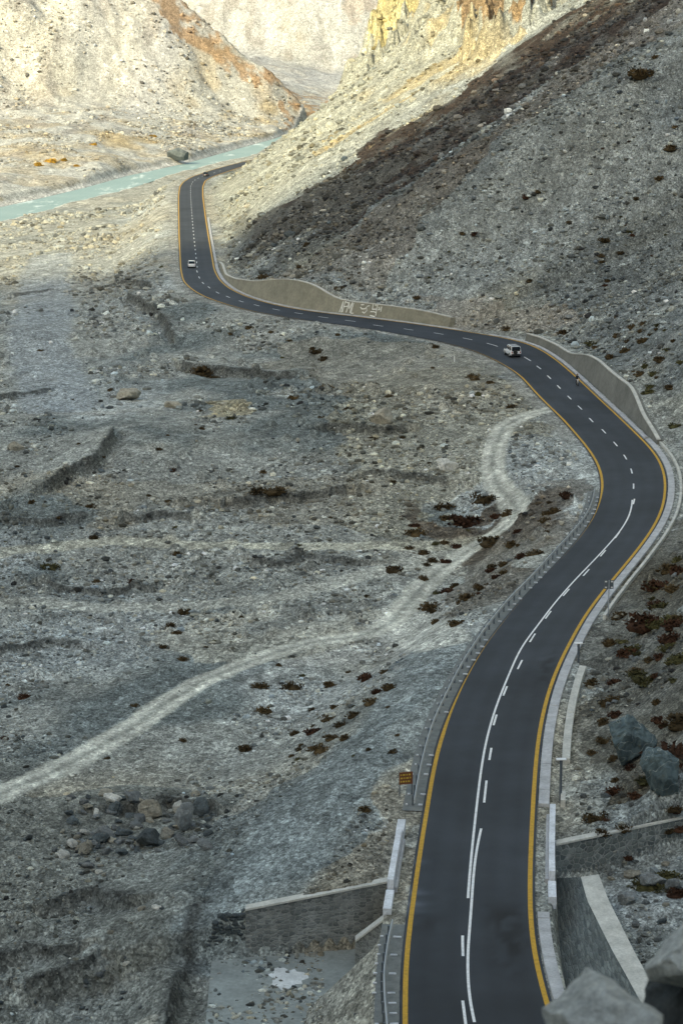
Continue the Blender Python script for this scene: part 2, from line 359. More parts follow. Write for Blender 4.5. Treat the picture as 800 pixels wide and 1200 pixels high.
class MB:
    def __init__(s): s.V = []; s.F = []
    def add(s, V, Fc):
        n = len(s.V); s.V += [tuple(map(float, v)) for v in V]; s.F += [tuple(i + n for i in f) for f in Fc]
    def box(s, c, d, rz=0, taper=1.0, bev=0.0):
        x, y, z = [k / 2 for k in d]; P = []
        if bev > 0:
            b = bev
            rings = [(-z, x - b, y - b), (-z + b, x, y), (z - b, x * taper, y * taper), (z, x * taper - b, y * taper - b)]
            for zz, a, e in rings:
                P += [(-a, -e + b, zz), (-a + b, -e, zz), (a - b, -e, zz), (a, -e + b, zz), (a, e - b, zz), (a - b, e, zz), (-a + b, e, zz), (-a, e - b, zz)]
            Fs = [tuple(range(7, -1, -1)), tuple(range(24, 32))]
            for r in range(3):
                for k in range(8): Fs.append((r * 8 + k, r * 8 + (k + 1) % 8, (r + 1) * 8 + (k + 1) % 8, (r + 1) * 8 + k))
        else:
            P = [(-x, -y, -z), (x, -y, -z), (x, y, -z), (-x, y, -z), (-x * taper, -y * taper, z), (x * taper, -y * taper, z), (x * taper, y * taper, z), (-x * taper, y * taper, z)]
            Fs = [(3, 2, 1, 0), (4, 5, 6, 7), (0, 1, 5, 4), (1, 2, 6, 5), (2, 3, 7, 6), (3, 0, 4, 7)]
        cc, ss = math.cos(rz), math.sin(rz)
        s.add([(c[0] + p[0] * cc - p[1] * ss, c[1] + p[0] * ss + p[1] * cc, c[2] + p[2]) for p in P], Fs)
    def tube(s, a, b, r0, r1=None, n=10):
        r1 = r0 if r1 is None else r1; a = np.array(a, float); b = np.array(b, float); d = b - a; d /= np.linalg.norm(d)
        u = np.cross(d, [0, 0, 1.]); u = np.array([1., 0, 0]) if np.linalg.norm(u) < 1e-4 else u / np.linalg.norm(u); v = np.cross(d, u)
        P = [a + r0 * (u * math.cos(2 * math.pi * k / n) + v * math.sin(2 * math.pi * k / n)) for k in range(n)] + [b + r1 * (u * math.cos(2 * math.pi * k / n) + v * math.sin(2 * math.pi * k / n)) for k in range(n)]
        s.add(P, [(k, (k + 1) % n, n + (k + 1) % n, n + k) for k in range(n)] + [tuple(range(n - 1, -1, -1)), tuple(range(n, 2 * n))])
    def sweep(s, pts, prof, closed=True, caps=True):
        """pts: (n,3) frames given as list of (origin, right, up)"""
        m = len(prof); P = []
        for o_, r_, u_ in pts:
            for a, b in prof: P.append(np.array(o_) + np.array(r_) * a + np.array(u_) * b)
        Fs = []
        for i in range(len(pts) - 1):
            for k in range(m if closed else m - 1):
                Fs.append((i * m + k, i * m + (k + 1) % m, (i + 1) * m + (k + 1) % m, (i + 1) * m + k))
        if caps and closed: Fs += [tuple(range(m - 1, -1, -1)), tuple(range((len(pts) - 1) * m, len(pts) * m))]
        s.add(P, Fs)
    def build(s, name, mat, parent=None, smooth=False, cols=None):
        o = mesh_obj(name, s.V, s.F, mat, parent, smooth, cols); return o
# ------------------------------------------------------------------ materials
def newmat(name):
    m = bpy.data.materials.new(name); m.use_nodes = True; n = m.node_tree
    return m, n, n.nodes['Principled BSDF']
def ramp(n, fac, stops):
    r = n.nodes.new('ShaderNodeValToRGB'); e = r.color_ramp.elements
    while len(e) < len(stops): e.new(.5)
    for k, (p, c) in enumerate(stops):
        e[k].position = p; e[k].color = (c, c, c, 1) if not hasattr(c, '__len__') else (*c, 1)
    n.links.new(fac, r.inputs[0]); return r.outputs[0]
def mix(n, a, b, fac, mode='MIX'):
    x = n.nodes.new('ShaderNodeMix'); x.data_type = 'RGBA'; x.blend_type = mode
    for i, v in ((0, fac), (6, a), (7, b)):
        if hasattr(v, 'links') or hasattr(v, 'is_linked'): n.links.new(v, x.inputs[i])
        else: x.inputs[i].default_value = v if i == 0 else (*v, 1)
    return x.outputs[2]
def coords(n, kind='Object'):
    t = n.nodes.new('ShaderNodeTexCoord'); return t.outputs[kind]
def noise(n, vec, scale, det=4, rough=.6):
    t = n.nodes.new('ShaderNodeTexNoise'); t.inputs['Scale'].default_value = scale; t.inputs['Detail'].default_value = det; t.inputs['Roughness'].default_value = rough
    n.links.new(vec, t.inputs['Vector']); return t.outputs[0]
def vor(n, vec, scale, out='Color', feat='F1', rand=1.0):
    t = n.nodes.new('ShaderNodeTexVoronoi'); t.feature = feat; t.inputs['Scale'].default_value = scale; t.inputs['Randomness'].default_value = rand
    n.links.new(vec, t.inputs['Vector']); return t.outputs[out]
def bump(n, bs, h, dist, st=1.0, prev=None):
    b = n.nodes.new('ShaderNodeBump'); b.inputs['Distance'].default_value = dist; b.inputs['Strength'].default_value = st
    n.links.new(h, b.inputs['Height'])
    if prev is not None: n.links.new(prev, b.inputs['Normal'])
    n.links.new(b.outputs[0], bs.inputs['Normal']); return b.outputs[0]
def setc(n, bs, c): n.links.new(c, bs.inputs['Base Color'])
def ground_mat(name, speck=1.0):
    m, n, bs = newmat(name); bs.inputs['Roughness'].default_value = .95; bs.inputs['Specular IOR Level'].default_value = .15
    at = n.nodes.new('ShaderNodeAttribute'); at.attribute_name = 'Col'; c = at.outputs['Color']; ob = coords(n)
    mp = n.nodes.new('ShaderNodeMapping'); mp.inputs['Scale'].default_value = (1, .6, .9); n.links.new(ob, mp.inputs[0]); ob = mp.outputs[0]
    for sc, lo, hi in ((.6, .94, 1.08), (2.0, .86, 1.16), (4.5, .76, 1.28), (9, .72, 1.34)):
        v = vor(n, ob, sc); s = n.nodes.new('ShaderNodeSeparateColor'); n.links.new(v, s.inputs[0])
        l = 1 + (lo - 1) * speck; h = 1 + (hi - 1) * speck
        c = mix(n, c, ramp(n, s.outputs[0], [(0, l * .8), (.5, 1.0), (.9, h), (1, h * 1.25)]), 1.0, 'MULTIPLY')
    nz = noise(n, ob, .8, 4, .6); c = mix(n, c, ramp(n, nz, [(.3, .88), (.7, 1.12)]), 1.0, 'MULTIPLY')
    setc(n, bs, c)
    b = bump(n, bs, noise(n, ob, 1.0, 3, .55), .12, .6)
    b = bump(n, bs, vor(n, ob, 2.0, 'Distance'), -.07, .6, b); bump(n, bs, vor(n, ob, 5.0, 'Distance'), -.06, .8, b)
    return m
M = {}
M['ground'] = ground_mat('stony_ground'); M['dust'] = ground_mat('dusty_track', .3)
def rock_mat(name, attr=True, col=(.2, .2, .2), sc=1.0):
    m, n, bs = newmat(name); bs.inputs['Roughness'].default_value = .9; bs.inputs['Specular IOR Level'].default_value = .2
    ob = coords(n)
    if attr:
        at = n.nodes.new('ShaderNodeAttribute'); at.attribute_name = 'Col'; c = at.outputs['Color']
    else:
        oi = n.nodes.new('ShaderNodeObjectInfo'); c = mix(n, tuple(k * .7 for k in col), tuple(k * 1.35 for k in col), oi.outputs['Random'])
    c = mix(n, c, ramp(n, noise(n, ob, 2.5 * sc, 8, .7), [(.3, .6), (.7, 1.45)]), 1.0, 'MULTIPLY')
    c = mix(n, c, ramp(n, noise(n, ob, 9 * sc, 5, .7), [(.35, .8), (.65, 1.25)]), 1.0, 'MULTIPLY')
    setc(n, bs, c); bump(n, bs, noise(n, ob, 4 * sc, 9, .72), .22 / sc, .95); return m
M['rock'] = rock_mat('scree_rock'); M['boulder_grey'] = rock_mat('boulder_grey', False, (.17, .18, .18), .8)
M['boulder_tan'] = rock_mat('boulder_tan', False, (.30, .28, .23), .8); M['boulder_pale'] = rock_mat('boulder_pale', False, (.48, .47, .43), .8)
M['boulder_dark'] = rock_mat('boulder_dark', False, (.085, .10, .105), .8)
def teal_mat():
    m, n, bs = newmat('boulder_teal'); ob = coords(n); bs.inputs['Roughness'].default_value = .8
    c = mix(n, (.045, .070, .080), (.13, .18, .19), ramp(n, noise(n, ob, 1.2, 8, .65), [(.35, 0.), (.7, 1.)]))
    c = mix(n, c, (.45, .48, .45), ramp(n, noise(n, ob, .5, 2, .5), [(.5185, 0.), (.5205, 1.), (.5225, 1.), (.5245, 0.)]))
    c = mix(n, c, (.10, .09, .05), ramp(n, noise(n, ob, 3, 6, .7), [(.55, 0.), (.75, .8)]))
    setc(n, bs, c); bump(n, bs, noise(n, ob, 3, 9, .7), .2, .9); return m
M['boulder_teal'] = teal_mat()
def asphalt():
    m, n, bs = newmat('asphalt'); ob = coords(n); bs.inputs['Roughness'].default_value = .82; bs.inputs['Specular IOR Level'].default_value = .35
    c = mix(n, (.024, .029, .036), (.036, .042, .052), ramp(n, noise(n, ob, .22, 5, .6), [(.3, 0.), (.7, 1.)]))
    c = mix(n, c, ramp(n, noise(n, ob, 30, 4, .8), [(.3, .75), (.7, 1.3)]), 1.0, 'MULTIPLY')
    at = n.nodes.new('ShaderNodeAttribute'); at.attribute_name = 'Col'
    c = mix(n, c, at.outputs['Color'], 1.0, 'MULTIPLY')
    setc(n, bs, c); bump(n, bs, noise(n, ob, 40, 3, .7), .01, .5); return m
M['asphalt'] = asphalt()
def paint(name, col, wear=.35):
    m, n, bs = newmat(name); ob = coords(n); bs.inputs['Roughness'].default_value = .7
    c = mix(n, col, tuple(k * .45 for k in col), ramp(n, noise(n, ob, 3.5, 8, .8), [(.44, 0.), (.66, wear)])); setc(n, bs, c); return m
M['yellow'] = paint('yellow_road_paint', (.55, .30, .015), .85); M['white'] = paint('white_road_paint', (.78, .78, .78), .65)
def concrete(name, col, sc=1., joints=None):
    m, n, bs = newmat(name); ob = coords(n); bs.inputs['Roughness'].default_value = .9
    c = mix(n, tuple(k * .72 for k in col), tuple(min(1, k * 1.2) for k in col), ramp(n, noise(n, ob, .8 * sc, 8, .65), [(.3, 0.), (.7, 1.)]))
    c = mix(n, c, ramp(n, noise(n, ob, 6 * sc, 6, .7), [(.3, .78), (.7, 1.2)]), 1.0, 'MULTIPLY')
    setc(n, bs, c); bump(n, bs, noise(n, ob, 8, 6, .7), .02, .6); return m
M['kerb'] = concrete('kerb_concrete', (.42, .42, .43)); M['coping'] = concrete('coping_concrete', (.50, .49, .45))
M['parapet'] = concrete('parapet_paint', (.62, .64, .68)); M['slab'] = concrete('slab_concrete', (.25, .275, .265), .5)
M['render'] = concrete('wall_render', (.22, .21, .165), .35); M['render_grey'] = concrete('grey_wall_render', (.15, .15, .135), .35); M['verge'] = concrete('verge_gravel', (.16, .17, .165), 2)
def masonry(name, c0, c1, scale=(1.6, 1.6, 3.0), mort=(.30, .31, .30), kind='brick'):
    m, n, bs = newmat(name); bs.inputs['Roughness'].default_value = .92
    ob = coords(n, 'UV' if kind == 'uv' else 'Object'); mp = n.nodes.new('ShaderNodeMapping'); mp.inputs['Scale'].default_value = scale; n.links.new(ob, mp.inputs[0]); v = mp.outputs[0]
    col = vor(n, v, 1.0, 'Color', rand=.7); s = n.nodes.new('ShaderNodeSeparateColor'); n.links.new(col, s.inputs[0])
    c = mix(n, c0, c1, s.outputs[0]); e = vor(n, v, 1.0, 'Distance', 'DISTANCE_TO_EDGE', .7)
    c = mix(n, mort, c, ramp(n, e, [(.03, 0.), (.09, 1.)]))
    c = mix(n, c, ramp(n, noise(n, ob, .5, 6, .7), [(.3, .65), (.7, 1.25)]), 1.0, 'MULTIPLY')
    c = mix(n, c, ramp(n, noise(n, ob, 9, 4, .7), [(.3, .8), (.7, 1.2)]), 1.0, 'MULTIPLY')
    setc(n, bs, c); bump(n, bs, ramp(n, e, [(.0, 0.), (.15, 1.)]), .05, .8); return m
M['masonry'] = masonry('coursed_stone', (.11, .12, .12), (.25, .26, .25), (2.4, 2.4, 4.6), (.26, .27, .26))
M['rubble'] = masonry('mortared_rubble', (.085, .10, .10), (.19, .21, .20), (2.2, 2.2, 2.6), (.27, .28, .27))
M['pitching'] = masonry('stone_pitching', (.07, .085, .085), (.17, .19, .18), (5.5, .9, 5.5), (.11, .12, .12))
def simple(name, col, rough=.5, metal=0., spec=.5):
    m, n, bs = newmat(name); ob = coords(n); bs.inputs['Roughness'].default_value = rough; bs.inputs['Metallic'].default_value = metal; bs.inputs['Specular IOR Level'].default_value = spec
    c = mix(n, tuple(k * .85 for k in col), tuple(min(1, k * 1.1) for k in col), noise(n, ob, 4, 4, .6)); setc(n, bs, c); return m
M['steel'] = simple('galvanised_steel', (.46, .49, .53), .45, .5); M['post'] = simple('dull_steel', (.12, .14, .16), .6, .4)
M['car_white'] = simple('white_car_paint', (.75, .76, .78), .25); M['car_dark'] = simple('dark_car_paint', (.03, .032, .035), .3)
M['glass'] = simple('car_glass', (.012, .016, .02), .08); M['rubber'] = simple('rubber', (.015, .015, .015), .8)
M['red_lens'] = simple('red_lens', (.35, .02, .015), .3); M['chrome'] = simple('bright_trim', (.6, .6, .6), .3, .8)
M['sign_brown'] = simple('brown_sign_paint', (.16, .055, .02), .6); M['sign_yellow'] = simple('yellow_sign_paint', (.55, .36, .05), .6)
M['sign_white'] = simple('white_sign_paint', (.7, .7, .7), .5); M['cloth'] = simple('dark_cloth', (.02, .022, .028), .95); M['skin'] = simple('skin', (.35, .2, .13), .6)
M['helmet'] = simple('black_helmet', (.015, .015, .018), .25); M['graffiti'] = paint('white_wall_paint', (.75, .75, .70), .3)
def shrub_mat(name, c0, c1):
    m, n, bs = newmat(name); bs.inputs['Roughness'].default_value = .9; bs.inputs['Specular IOR Level'].default_value = .1
    oi = n.nodes.new('ShaderNodeObjectInfo'); ob = coords(n)
    c = mix(n, c0, c1, ramp(n, noise(n, ob, 3.5, 5, .7), [(.3, 0.), (.7, 1.)]))
    c = mix(n, c, mix(n, (.7, .7, .7), (1.35, 1.3, 1.2), oi.outputs['Random']), 1.0, 'MULTIPLY')
    setc(n, bs, c); return m
M['shrub_brown'] = shrub_mat('dry_brown_foliage', (.034, .025, .014), (.095, .068, .036))
M['shrub_red'] = shrub_mat('rust_foliage', (.028, .015, .010), (.070, .036, .023))
M['shrub_olive'] = shrub_mat('olive_foliage', (.034, .034, .016), (.10, .095, .045))
M['shrub_ochre'] = shrub_mat('ochre_foliage', (.22, .13, .03), (.42, .27, .06))
def water():
    m, n, bs = newmat('glacial_water'); ob = coords(n); bs.inputs['Roughness'].default_value = .65; bs.inputs['Specular IOR Level'].default_value = .06
    mp = n.nodes.new('ShaderNodeMapping'); mp.inputs['Scale'].default_value = (1, .25, 1); mp.inputs['Rotation'].default_value = (0, 0, -.35); n.links.new(ob, mp.inputs[0])
    c = mix(n, (.19, .285, .28), (.31, .40, .40), noise(n, ob, .03, 4, .6))
    c = mix(n, c, (.72, .80, .80), ramp(n, noise(n, mp.outputs[0], .09, 7, .75), [(.56, 0.), (.68, .85)]))
    setc(n, bs, c); bump(n, bs, noise(n, mp.outputs[0], .6, 5, .6), .3, .6); return m
M['water'] = water()
# ------------------------------------------------------------------ ground masks taken into plan
def plan(pts):
    a, b, _ = raycast([p[0] for p in pts], [p[1] for p in pts]); return np.stack([a, b], 1)
def smooth_line(P, n=160):
    t = np.r_[0, np.cumsum(np.linalg.norm(np.diff(P, axis=0), axis=1))]; tt = np.linspace(0, t[-1], n)
    Q = np.stack([np.interp(tt, t, P[:, k]) for k in range(2)], 1)
    return np.stack([gsm(Q[:, 0], 3.0), gsm(Q[:, 1], 3.0)], 1)
def dist_line(x, y, Q, lim=12.):
    d = np.full(x.shape, 99.); bb = (x > Q[:, 0].min() - lim) & (x < Q[:, 0].max() + lim) & (y > Q[:, 1].min() - lim) & (y < Q[:, 1].max() + lim)
    xs, ys = x[bb], y[bb]; dd = np.full(xs.shape, 99.)
    for a, b in zip(Q[:-1], Q[1:]):
        m = (xs > min(a[0], b[0]) - lim) & (xs < max(a[0], b[0]) + lim) & (ys > min(a[1], b[1]) - lim) & (ys < max(a[1], b[1]) + lim)
        if not m.any(): continue
        e = b - a; t = np.clip(((xs[m] - a[0]) * e[0] + (ys[m] - a[1]) * e[1]) / (e @ e + 1e-9), 0, 1)
        dd[m] = np.minimum(dd[m], np.hypot(xs[m] - a[0] - t * e[0], ys[m] - a[1] - t * e[1]))
    d[bb] = dd; return d
def in_poly(x, y, P):
    r = np.zeros(x.shape, bool); n = len(P)
    bb = (x > P[:, 0].min()) & (x < P[:, 0].max()) & (y > P[:, 1].min()) & (y < P[:, 1].max())
    xs, ys = x[bb], y[bb]; q = np.zeros(xs.shape, bool)
    for i in range(n):
        a, b = P[i], P[(i + 1) % n]
        if a[1] == b[1]: continue
        c = ((a[1] > ys) != (b[1] > ys)) & (xs < (b[0] - a[0]) * (ys - a[1]) / (b[1] - a[1]) + a[0]); q ^= c
    r[bb] = q; return r
TR = {
 'main': ([(652,478),(640,481),(625,484),(606,491),(590,500),(583,515),(577,535),(577,552),(583,570),(596,583),(605,595),(600,610),(575,628),(545,647),(515,667),(492,690),(474,712),(458,730),(432,743),(380,750),(330,762),(280,780),(240,797),(200,820),(150,855),(100,885),(50,910),(0,930),(-60,955)], 1.45),
 'upper': ([(550,645),(500,656),(450,668),(400,681),(340,697),(270,706),(200,712),(110,712),(40,706),(-40,708)], 1.8),
 'high': ([(560,633),(480,640),(400,641),(300,640),(200,638),(140,634),(90,637),(0,648),(-50,655)], 1.6),
 'low': ([(470,715),(485,738),(520,752)], 2.2),
 'gravel': ([(522,755),(508,790),(480,830),(450,870),(410,900),(370,935),(340,985),(300,1040),(270,1090)], 3.6),
 'path': ([(-40,492),(0,490),(60,485),(130,484),(190,478)], 1.6),
 'wash': ([(60,300),(50,330),(55,360),(45,400),(60,440),(70,480)], 5.5),
}
TRQ = {k: (smooth_line(plan(p), 700), w_) for k, (p, w_) in TR.items()}
POLY = {k: plan(v) for k, v in {
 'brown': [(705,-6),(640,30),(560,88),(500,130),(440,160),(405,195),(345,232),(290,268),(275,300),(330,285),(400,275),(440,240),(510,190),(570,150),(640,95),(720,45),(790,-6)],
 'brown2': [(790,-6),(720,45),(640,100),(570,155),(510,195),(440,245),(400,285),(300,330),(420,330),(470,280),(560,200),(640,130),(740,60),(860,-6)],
 'cliff1': [(440,-6),(489,-6),(480,28),(462,54),(446,62),(428,60),(432,30)],
 'cliff2': [(545,-4),(655,-4),(628,22),(596,46),(560,60),(541,58)],
 'tanhi': [(487,-4),(545,-4),(541,58),(600,60),(560,90),(480,140),(400,190),(380,170),(420,110),(470,50)],
 'pink': [(470,340),(640,345),(690,380),(640,390),(540,375)],
 'ochre': [(172,-4),(222,-4),(262,30),(310,62),(372,95),(388,112),(378,128),(330,108),(270,86),(222,48),(190,20)],
 'ochre2': [(330,-4),(440,-4),(440,40),(400,18),(360,8)],
 'sand1': [(215,705),(330,692),(400,700),(450,715),(470,735),(430,750),(330,768),(240,770),(195,745)],
 'fork': [(440,712),(500,698),(528,750),(505,768),(440,772),(370,764)],
 'sand2': [(235,473),(300,474),(300,488),(245,487)],
 'dirt': [(300,1040),(380,990),(470,930),(478,960),(458,1030),(330,1062)],
 'bluegrav': [(520,750),(500,830),(470,900),(430,960),(340,1000),(260,1060),(200,1020),(260,960),(380,900),(440,850),(480,790),(470,750)],
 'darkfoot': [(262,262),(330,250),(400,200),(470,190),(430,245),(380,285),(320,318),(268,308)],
 'shadeLL': [(-30,955),(120,925),(245,935),(262,1000),(300,1050),(240,1120),(250,1290),(-60,1290)],
 'paleUL': [(-30,262),(205,262),(205,330),(160,400),(90,470),(-30,485)],
 'tanM': [(60,570),(200,545),(330,560),(470,570),(420,600),(250,600),(100,610)],
 'tanC': [(330,400),(560,405),(600,440),(560,480),(420,470),(330,440)],
 'tanL': [(400,440),(600,440),(640,500),(560,560),(480,640),(420,620),(380,520)],
 'dark1': [(480,595),(600,600),(690,560),(690,600),(600,700),(530,740),(490,720),(560,640)],
 'rockR': [(690,760),(800,600),(860,600),(860,980),(700,990),(690,900)],
}.items()}
AP = np.array([unp(248,1126,-4.5), unp(430,1108,-4.5), unp(462,1112,-4.5), unp(455,1230,-4.5), unp(238,1230,-4.5)])
def smooth_mask(x, y, fine=None):
    m = np.ones(np.shape(x)); m[in_poly(x, y, AP)] = .02
    for k in ('main', 'upper', 'high', 'low', 'path', 'gravel', 'wash'):
        Q, w_ = TRQ[k]; d_ = dist_line(x, y, Q)
        f = {'main': .97, 'low': .95, 'upper': .9, 'high': .85, 'path': .8, 'gravel': .85, 'wash': .6}[k]
        m = np.minimum(m, 1 - f * (1 - sstep(w_ * .8, w_ * 1.5, d_)))
    return m
# ------------------------------------------------------------------ terrain sheet (polar grid about the foot of the camera's crag)
az_in = np.linspace(-math.radians(9.7), math.radians(9.7), 640)
sp = az_in[1] - az_in[0]
az_out = [az_in[-1]]; st = sp
while az_out[-1] < math.pi: st = min(st * 1.12, .07); az_out.append(az_out[-1] + st)
az_out = np.array(az_out[1:-1])
AZ = np.concatenate([-az_out[::-1], az_in, az_out])
AZ = np.r_[AZ]
Rr = [1.0]
while Rr[-1] < 104: Rr.append(Rr[-1] * 1.0 + max(.5, Rr[-1] * .03) if Rr[-1] < 98 else Rr[-1] + 1.0)
while Rr[-1] < 3600:
    r_ = Rr[-1]; k_ = .00125 if r_ < 560 else (.0016 if r_ < 1000 else .0019)
    if r_ > 2700: k_ = .006
    Rr.append(r_ * (1 + k_))
Rr = np.array(Rr); NR, NA = len(Rr), len(AZ)
print('grid', NR, NA)
GA, GR = np.meshgrid(AZ, Rr)
GX = (np.sin(GA) * GR).ravel(); GY = (np.cos(GA) * GR).ravel()
dA = np.gradient(AZ); fine_g = (GR * np.maximum(dA[None, :], .0013)).ravel()
SMv = smooth_mask(GX, GY)
SM = lambda x, y: SMv if x.shape == SMv.shape else 1.0
GZ = base_height(GX, GY, fine_g)
SM = lambda x, y: 1.0
SCARP = [([(55,574),(85,557),(110,546),(126,522),(134,508)], 1.5), ([(215,430),(250,438),(300,441),(338,440)], 1.6), ([(150,350),(185,368),(204,396)], 1.4), ([(20,346),(62,338)], 1.0), ([(275,586),(350,580),(402,579)], 1.0),
 ([(0,470),(30,462),(60,455)], 1.1), ([(0,600),(50,610),(100,604)], .7), ([(60,690),(130,692),(180,688)], .8), ([(150,948),(200,938),(245,948)], .9), ([(418,962),(440,948),(460,952)], .9), ([(120,340),(150,330),(178,338)], 1.2), ([(380,500),(440,508),(470,503)], 1.0), ([(196,1195),(206,1150),(222,1100),(235,1060)], 1.1), ([(0,760),(60,752),(90,757)], .6), ([(300,660),(360,655),(420,658)], .6), ([(60,1060),(110,1050),(150,1062)], .8), ([(0,1120),(50,1110),(80,1118)], .7), ([(40,1175),(100,1168)], .6), ([(150,610),(220,606)], .7), ([(430,560),(480,556),(520,562)], .7)]
CL2 = [plan(p) for p in ([(425,-20),(492,-20),(482,30),(464,58),(430,66)], [(535,-20),(662,-20),(634,26),(600,50),(560,66),(533,62)], [(492,-20),(535,-20),(533,50),(500,70),(478,60)])]
for P_, am in zip(CL2, (20, 18, 7)):
    m_ = in_poly(GX + 3 * fbm(GX, GY, 10, 2, 411), GY + 5 * fbm(GX, GY, 10, 2, 412), P_).astype(float).reshape(NR, NA)
    for _ in range(14): m_[1:-1, 1:-1] = (m_[1:-1, 1:-1] + m_[2:, 1:-1] + m_[:-2, 1:-1] + m_[1:-1, 2:] + m_[1:-1, :-2]) / 5
    d1_, c1_ = worley(GX / 9 + .6 * fbm(GX, GY, 6, 2, 413), GY / 14, 414); d3_, c3_ = worley(GX / 3.4, GY / 5, 415)
    GZ += m_.ravel() * am * (.55 * (c1_ - .3) + .45 * (.5 - d1_) + .22 * (c3_ - .5) + .35 * fbm(GX, GY, 5, 4, 416))
scm = np.zeros(len(GX))
for pts_, h_ in SCARP:
    a_, b_, _ = raycast([p[0] for p in pts_], [p[1] for p in pts_]); Q = np.stack([a_, b_], 1); t_ = np.linspace(0, len(Q) - 1, 40); Q = np.stack([np.interp(t_, np.arange(len(Q)), Q[:, k]) for k in (0, 1)], 1)
    jj = fbm(GX, GY, 6, 4, 401) * 2.4; lim = 14; m_ = (GX > Q[:, 0].min() - lim) & (GX < Q[:, 0].max() + lim) & (GY > Q[:, 1].min() - lim) & (GY < Q[:, 1].max() + lim); ix = np.nonzero(m_)[0]
    xs_, ys_ = GX[ix], GY[ix] + jj[ix]; dd_ = np.full(len(ix), 99.); sg = np.zeros(len(ix))
    for a, b in zip(Q[:-1], Q[1:]):
        e = b - a; t = np.clip(((xs_ - a[0]) * e[0] + (ys_ - a[1]) * e[1]) / (e @ e + 1e-9), 0, 1); qx, qy = xs_ - a[0] - t * e[0], ys_ - a[1] - t * e[1]; d = np.hypot(qx, qy); mm = d < dd_; dd_[mm] = d[mm]; sg[mm] = np.sign(qy[mm] * abs(e[0]) + abs(qx[mm]) * 0 * e[1])[...] if False else np.sign((e[0] * qy - e[1] * qx)[mm])
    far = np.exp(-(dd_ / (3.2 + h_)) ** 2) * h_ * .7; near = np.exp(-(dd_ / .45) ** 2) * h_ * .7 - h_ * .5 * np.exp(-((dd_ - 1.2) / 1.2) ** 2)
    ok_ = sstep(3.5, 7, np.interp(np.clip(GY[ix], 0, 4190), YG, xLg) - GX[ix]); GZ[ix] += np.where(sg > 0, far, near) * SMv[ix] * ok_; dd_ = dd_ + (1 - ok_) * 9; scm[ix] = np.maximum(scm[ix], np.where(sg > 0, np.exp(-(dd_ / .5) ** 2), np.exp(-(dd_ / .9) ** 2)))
def grid_z(x, y):
    """height of the built sheet at (x, y)"""
    r = np.hypot(x, y); a = np.arctan2(x, y); Z = GZ.reshape(NR, NA)
    i = np.clip(np.searchsorted(Rr, r) - 1, 0, NR - 2); j = np.clip(np.searchsorted(AZ, a) - 1, 0, NA - 2)
    u = np.clip((r - Rr[i]) / (Rr[i + 1] - Rr[i]), 0, 1); v = np.clip((a - AZ[j]) / (AZ[j + 1] - AZ[j]), 0, 1)
    return Z[i, j] * (1 - u) * (1 - v) + Z[i + 1, j] * u * (1 - v) + Z[i, j + 1] * (1 - u) * v + Z[i + 1, j + 1] * u * v
def put(px, py):
    x, y, z = raycast(px, py); return np.stack([x, y, grid_z(x, y)], 1)
# ------------------------------------------------------------------ ground colour (albedo, with shade painted into the lower-left zone)
yi = np.clip(GY, 0, 4190); ldx = np.interp(yi, YG, xLg); rdx = np.interp(yi, YG, xRg)
dl = (ldx - GX) * np.interp(yi, YG, cosL); dr = (GX - rdx) * np.interp(yi, YG, cosR)
u_, v_ = river_d(GX, GY)
C3 = lambda *c: np.array(c)[None, :]
def lerp(C, c, m): return C * (1 - m[:, None]) + C3(*c) * m[:, None]
n_a = fbm(GX, GY, 70, 4, 101); n_b = fbm(GX, GY * .7, 18, 4, 102); n_c = fbm(GX, GY, 5, 4, 103); n_d = fbm(GX, GY, 1.6, 3, 104)
C = np.tile(C3(.255, .262, .24), (len(GX), 1))
C = lerp(C, (.30, .275, .215), sstep(-.05, .7, n_a + .5 * n_b) * .75)
C = lerp(C, (.115, .135, .135), sstep(.1, .8, n_b - .4 * n_a) * .85)
C = lerp(C, (.34, .36, .35), sstep(.25, .9, fbm(GX, GY * .5, 30, 3, 105)) * .7)
# mountain side on the right
R_ = sstep(1.5, 6, dr)
t1 = fbm(GY + GX * .15, GX * .12, 22, 4, 106)
CR = np.tile(C3(.205, .22, .212), (len(GX), 1))
CR = lerp(CR, (.205, .205, .175), sstep(-.2, .7, t1)); CR = lerp(CR, (.105, .12, .125), sstep(.0, .8, n_b * .6 + .7 * t1) * .75); CR = lerp(CR, (.27, .285, .28), sstep(.35, .9, fbm(GY + GX * .3, GX * .1, 15, 4, 115)) * .6)
C = C * (1 - R_[:, None]) + CR * R_[:, None]
wx = GX + fbm(GX, GY, 12, 4, 107) * 4; wy = GY + fbm(GX, GY, 12, 4, 108) * 6
def pm(k, soft=0.): return in_poly(wx, wy, POLY[k]).astype(float)
spur = sstep(540, 600, GY - .35 * GX) * R_
C = lerp(C, (.31, .31, .26), spur * .85)
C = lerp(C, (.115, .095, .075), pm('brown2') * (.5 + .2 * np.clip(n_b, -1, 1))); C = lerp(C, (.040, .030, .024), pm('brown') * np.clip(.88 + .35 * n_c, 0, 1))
C = lerp(C, (.36, .30, .18), pm('tanhi') * sstep(-.3, .5, n_b) * .8)
C = lerp(C, (.40, .345, .18), pm('cliff1') * .85); C = lerp(C, (.25, .165, .085), pm('cliff2') * .85)
C = lerp(C, (.11, .08, .055), pm('cliff2') * sstep(-.1, .5, n_c + n_d * .5) * .7)
C = lerp(C, (.25, .225, .19), pm('pink') * .5)
C = lerp(C, (.25, .235, .18), pm('tanL') * .6); C = lerp(C, (.085, .068, .05), pm('dark1') * (.55 + .35 * sstep(-.3, .4, n_b + n_c * .5)))
C = lerp(C, (.075, .068, .052), pm('rockR') * (.65 + .35 * sstep(-.3, .4, n_b))); C = lerp(C, (.20, .18, .14), pm('dirt') * .7)
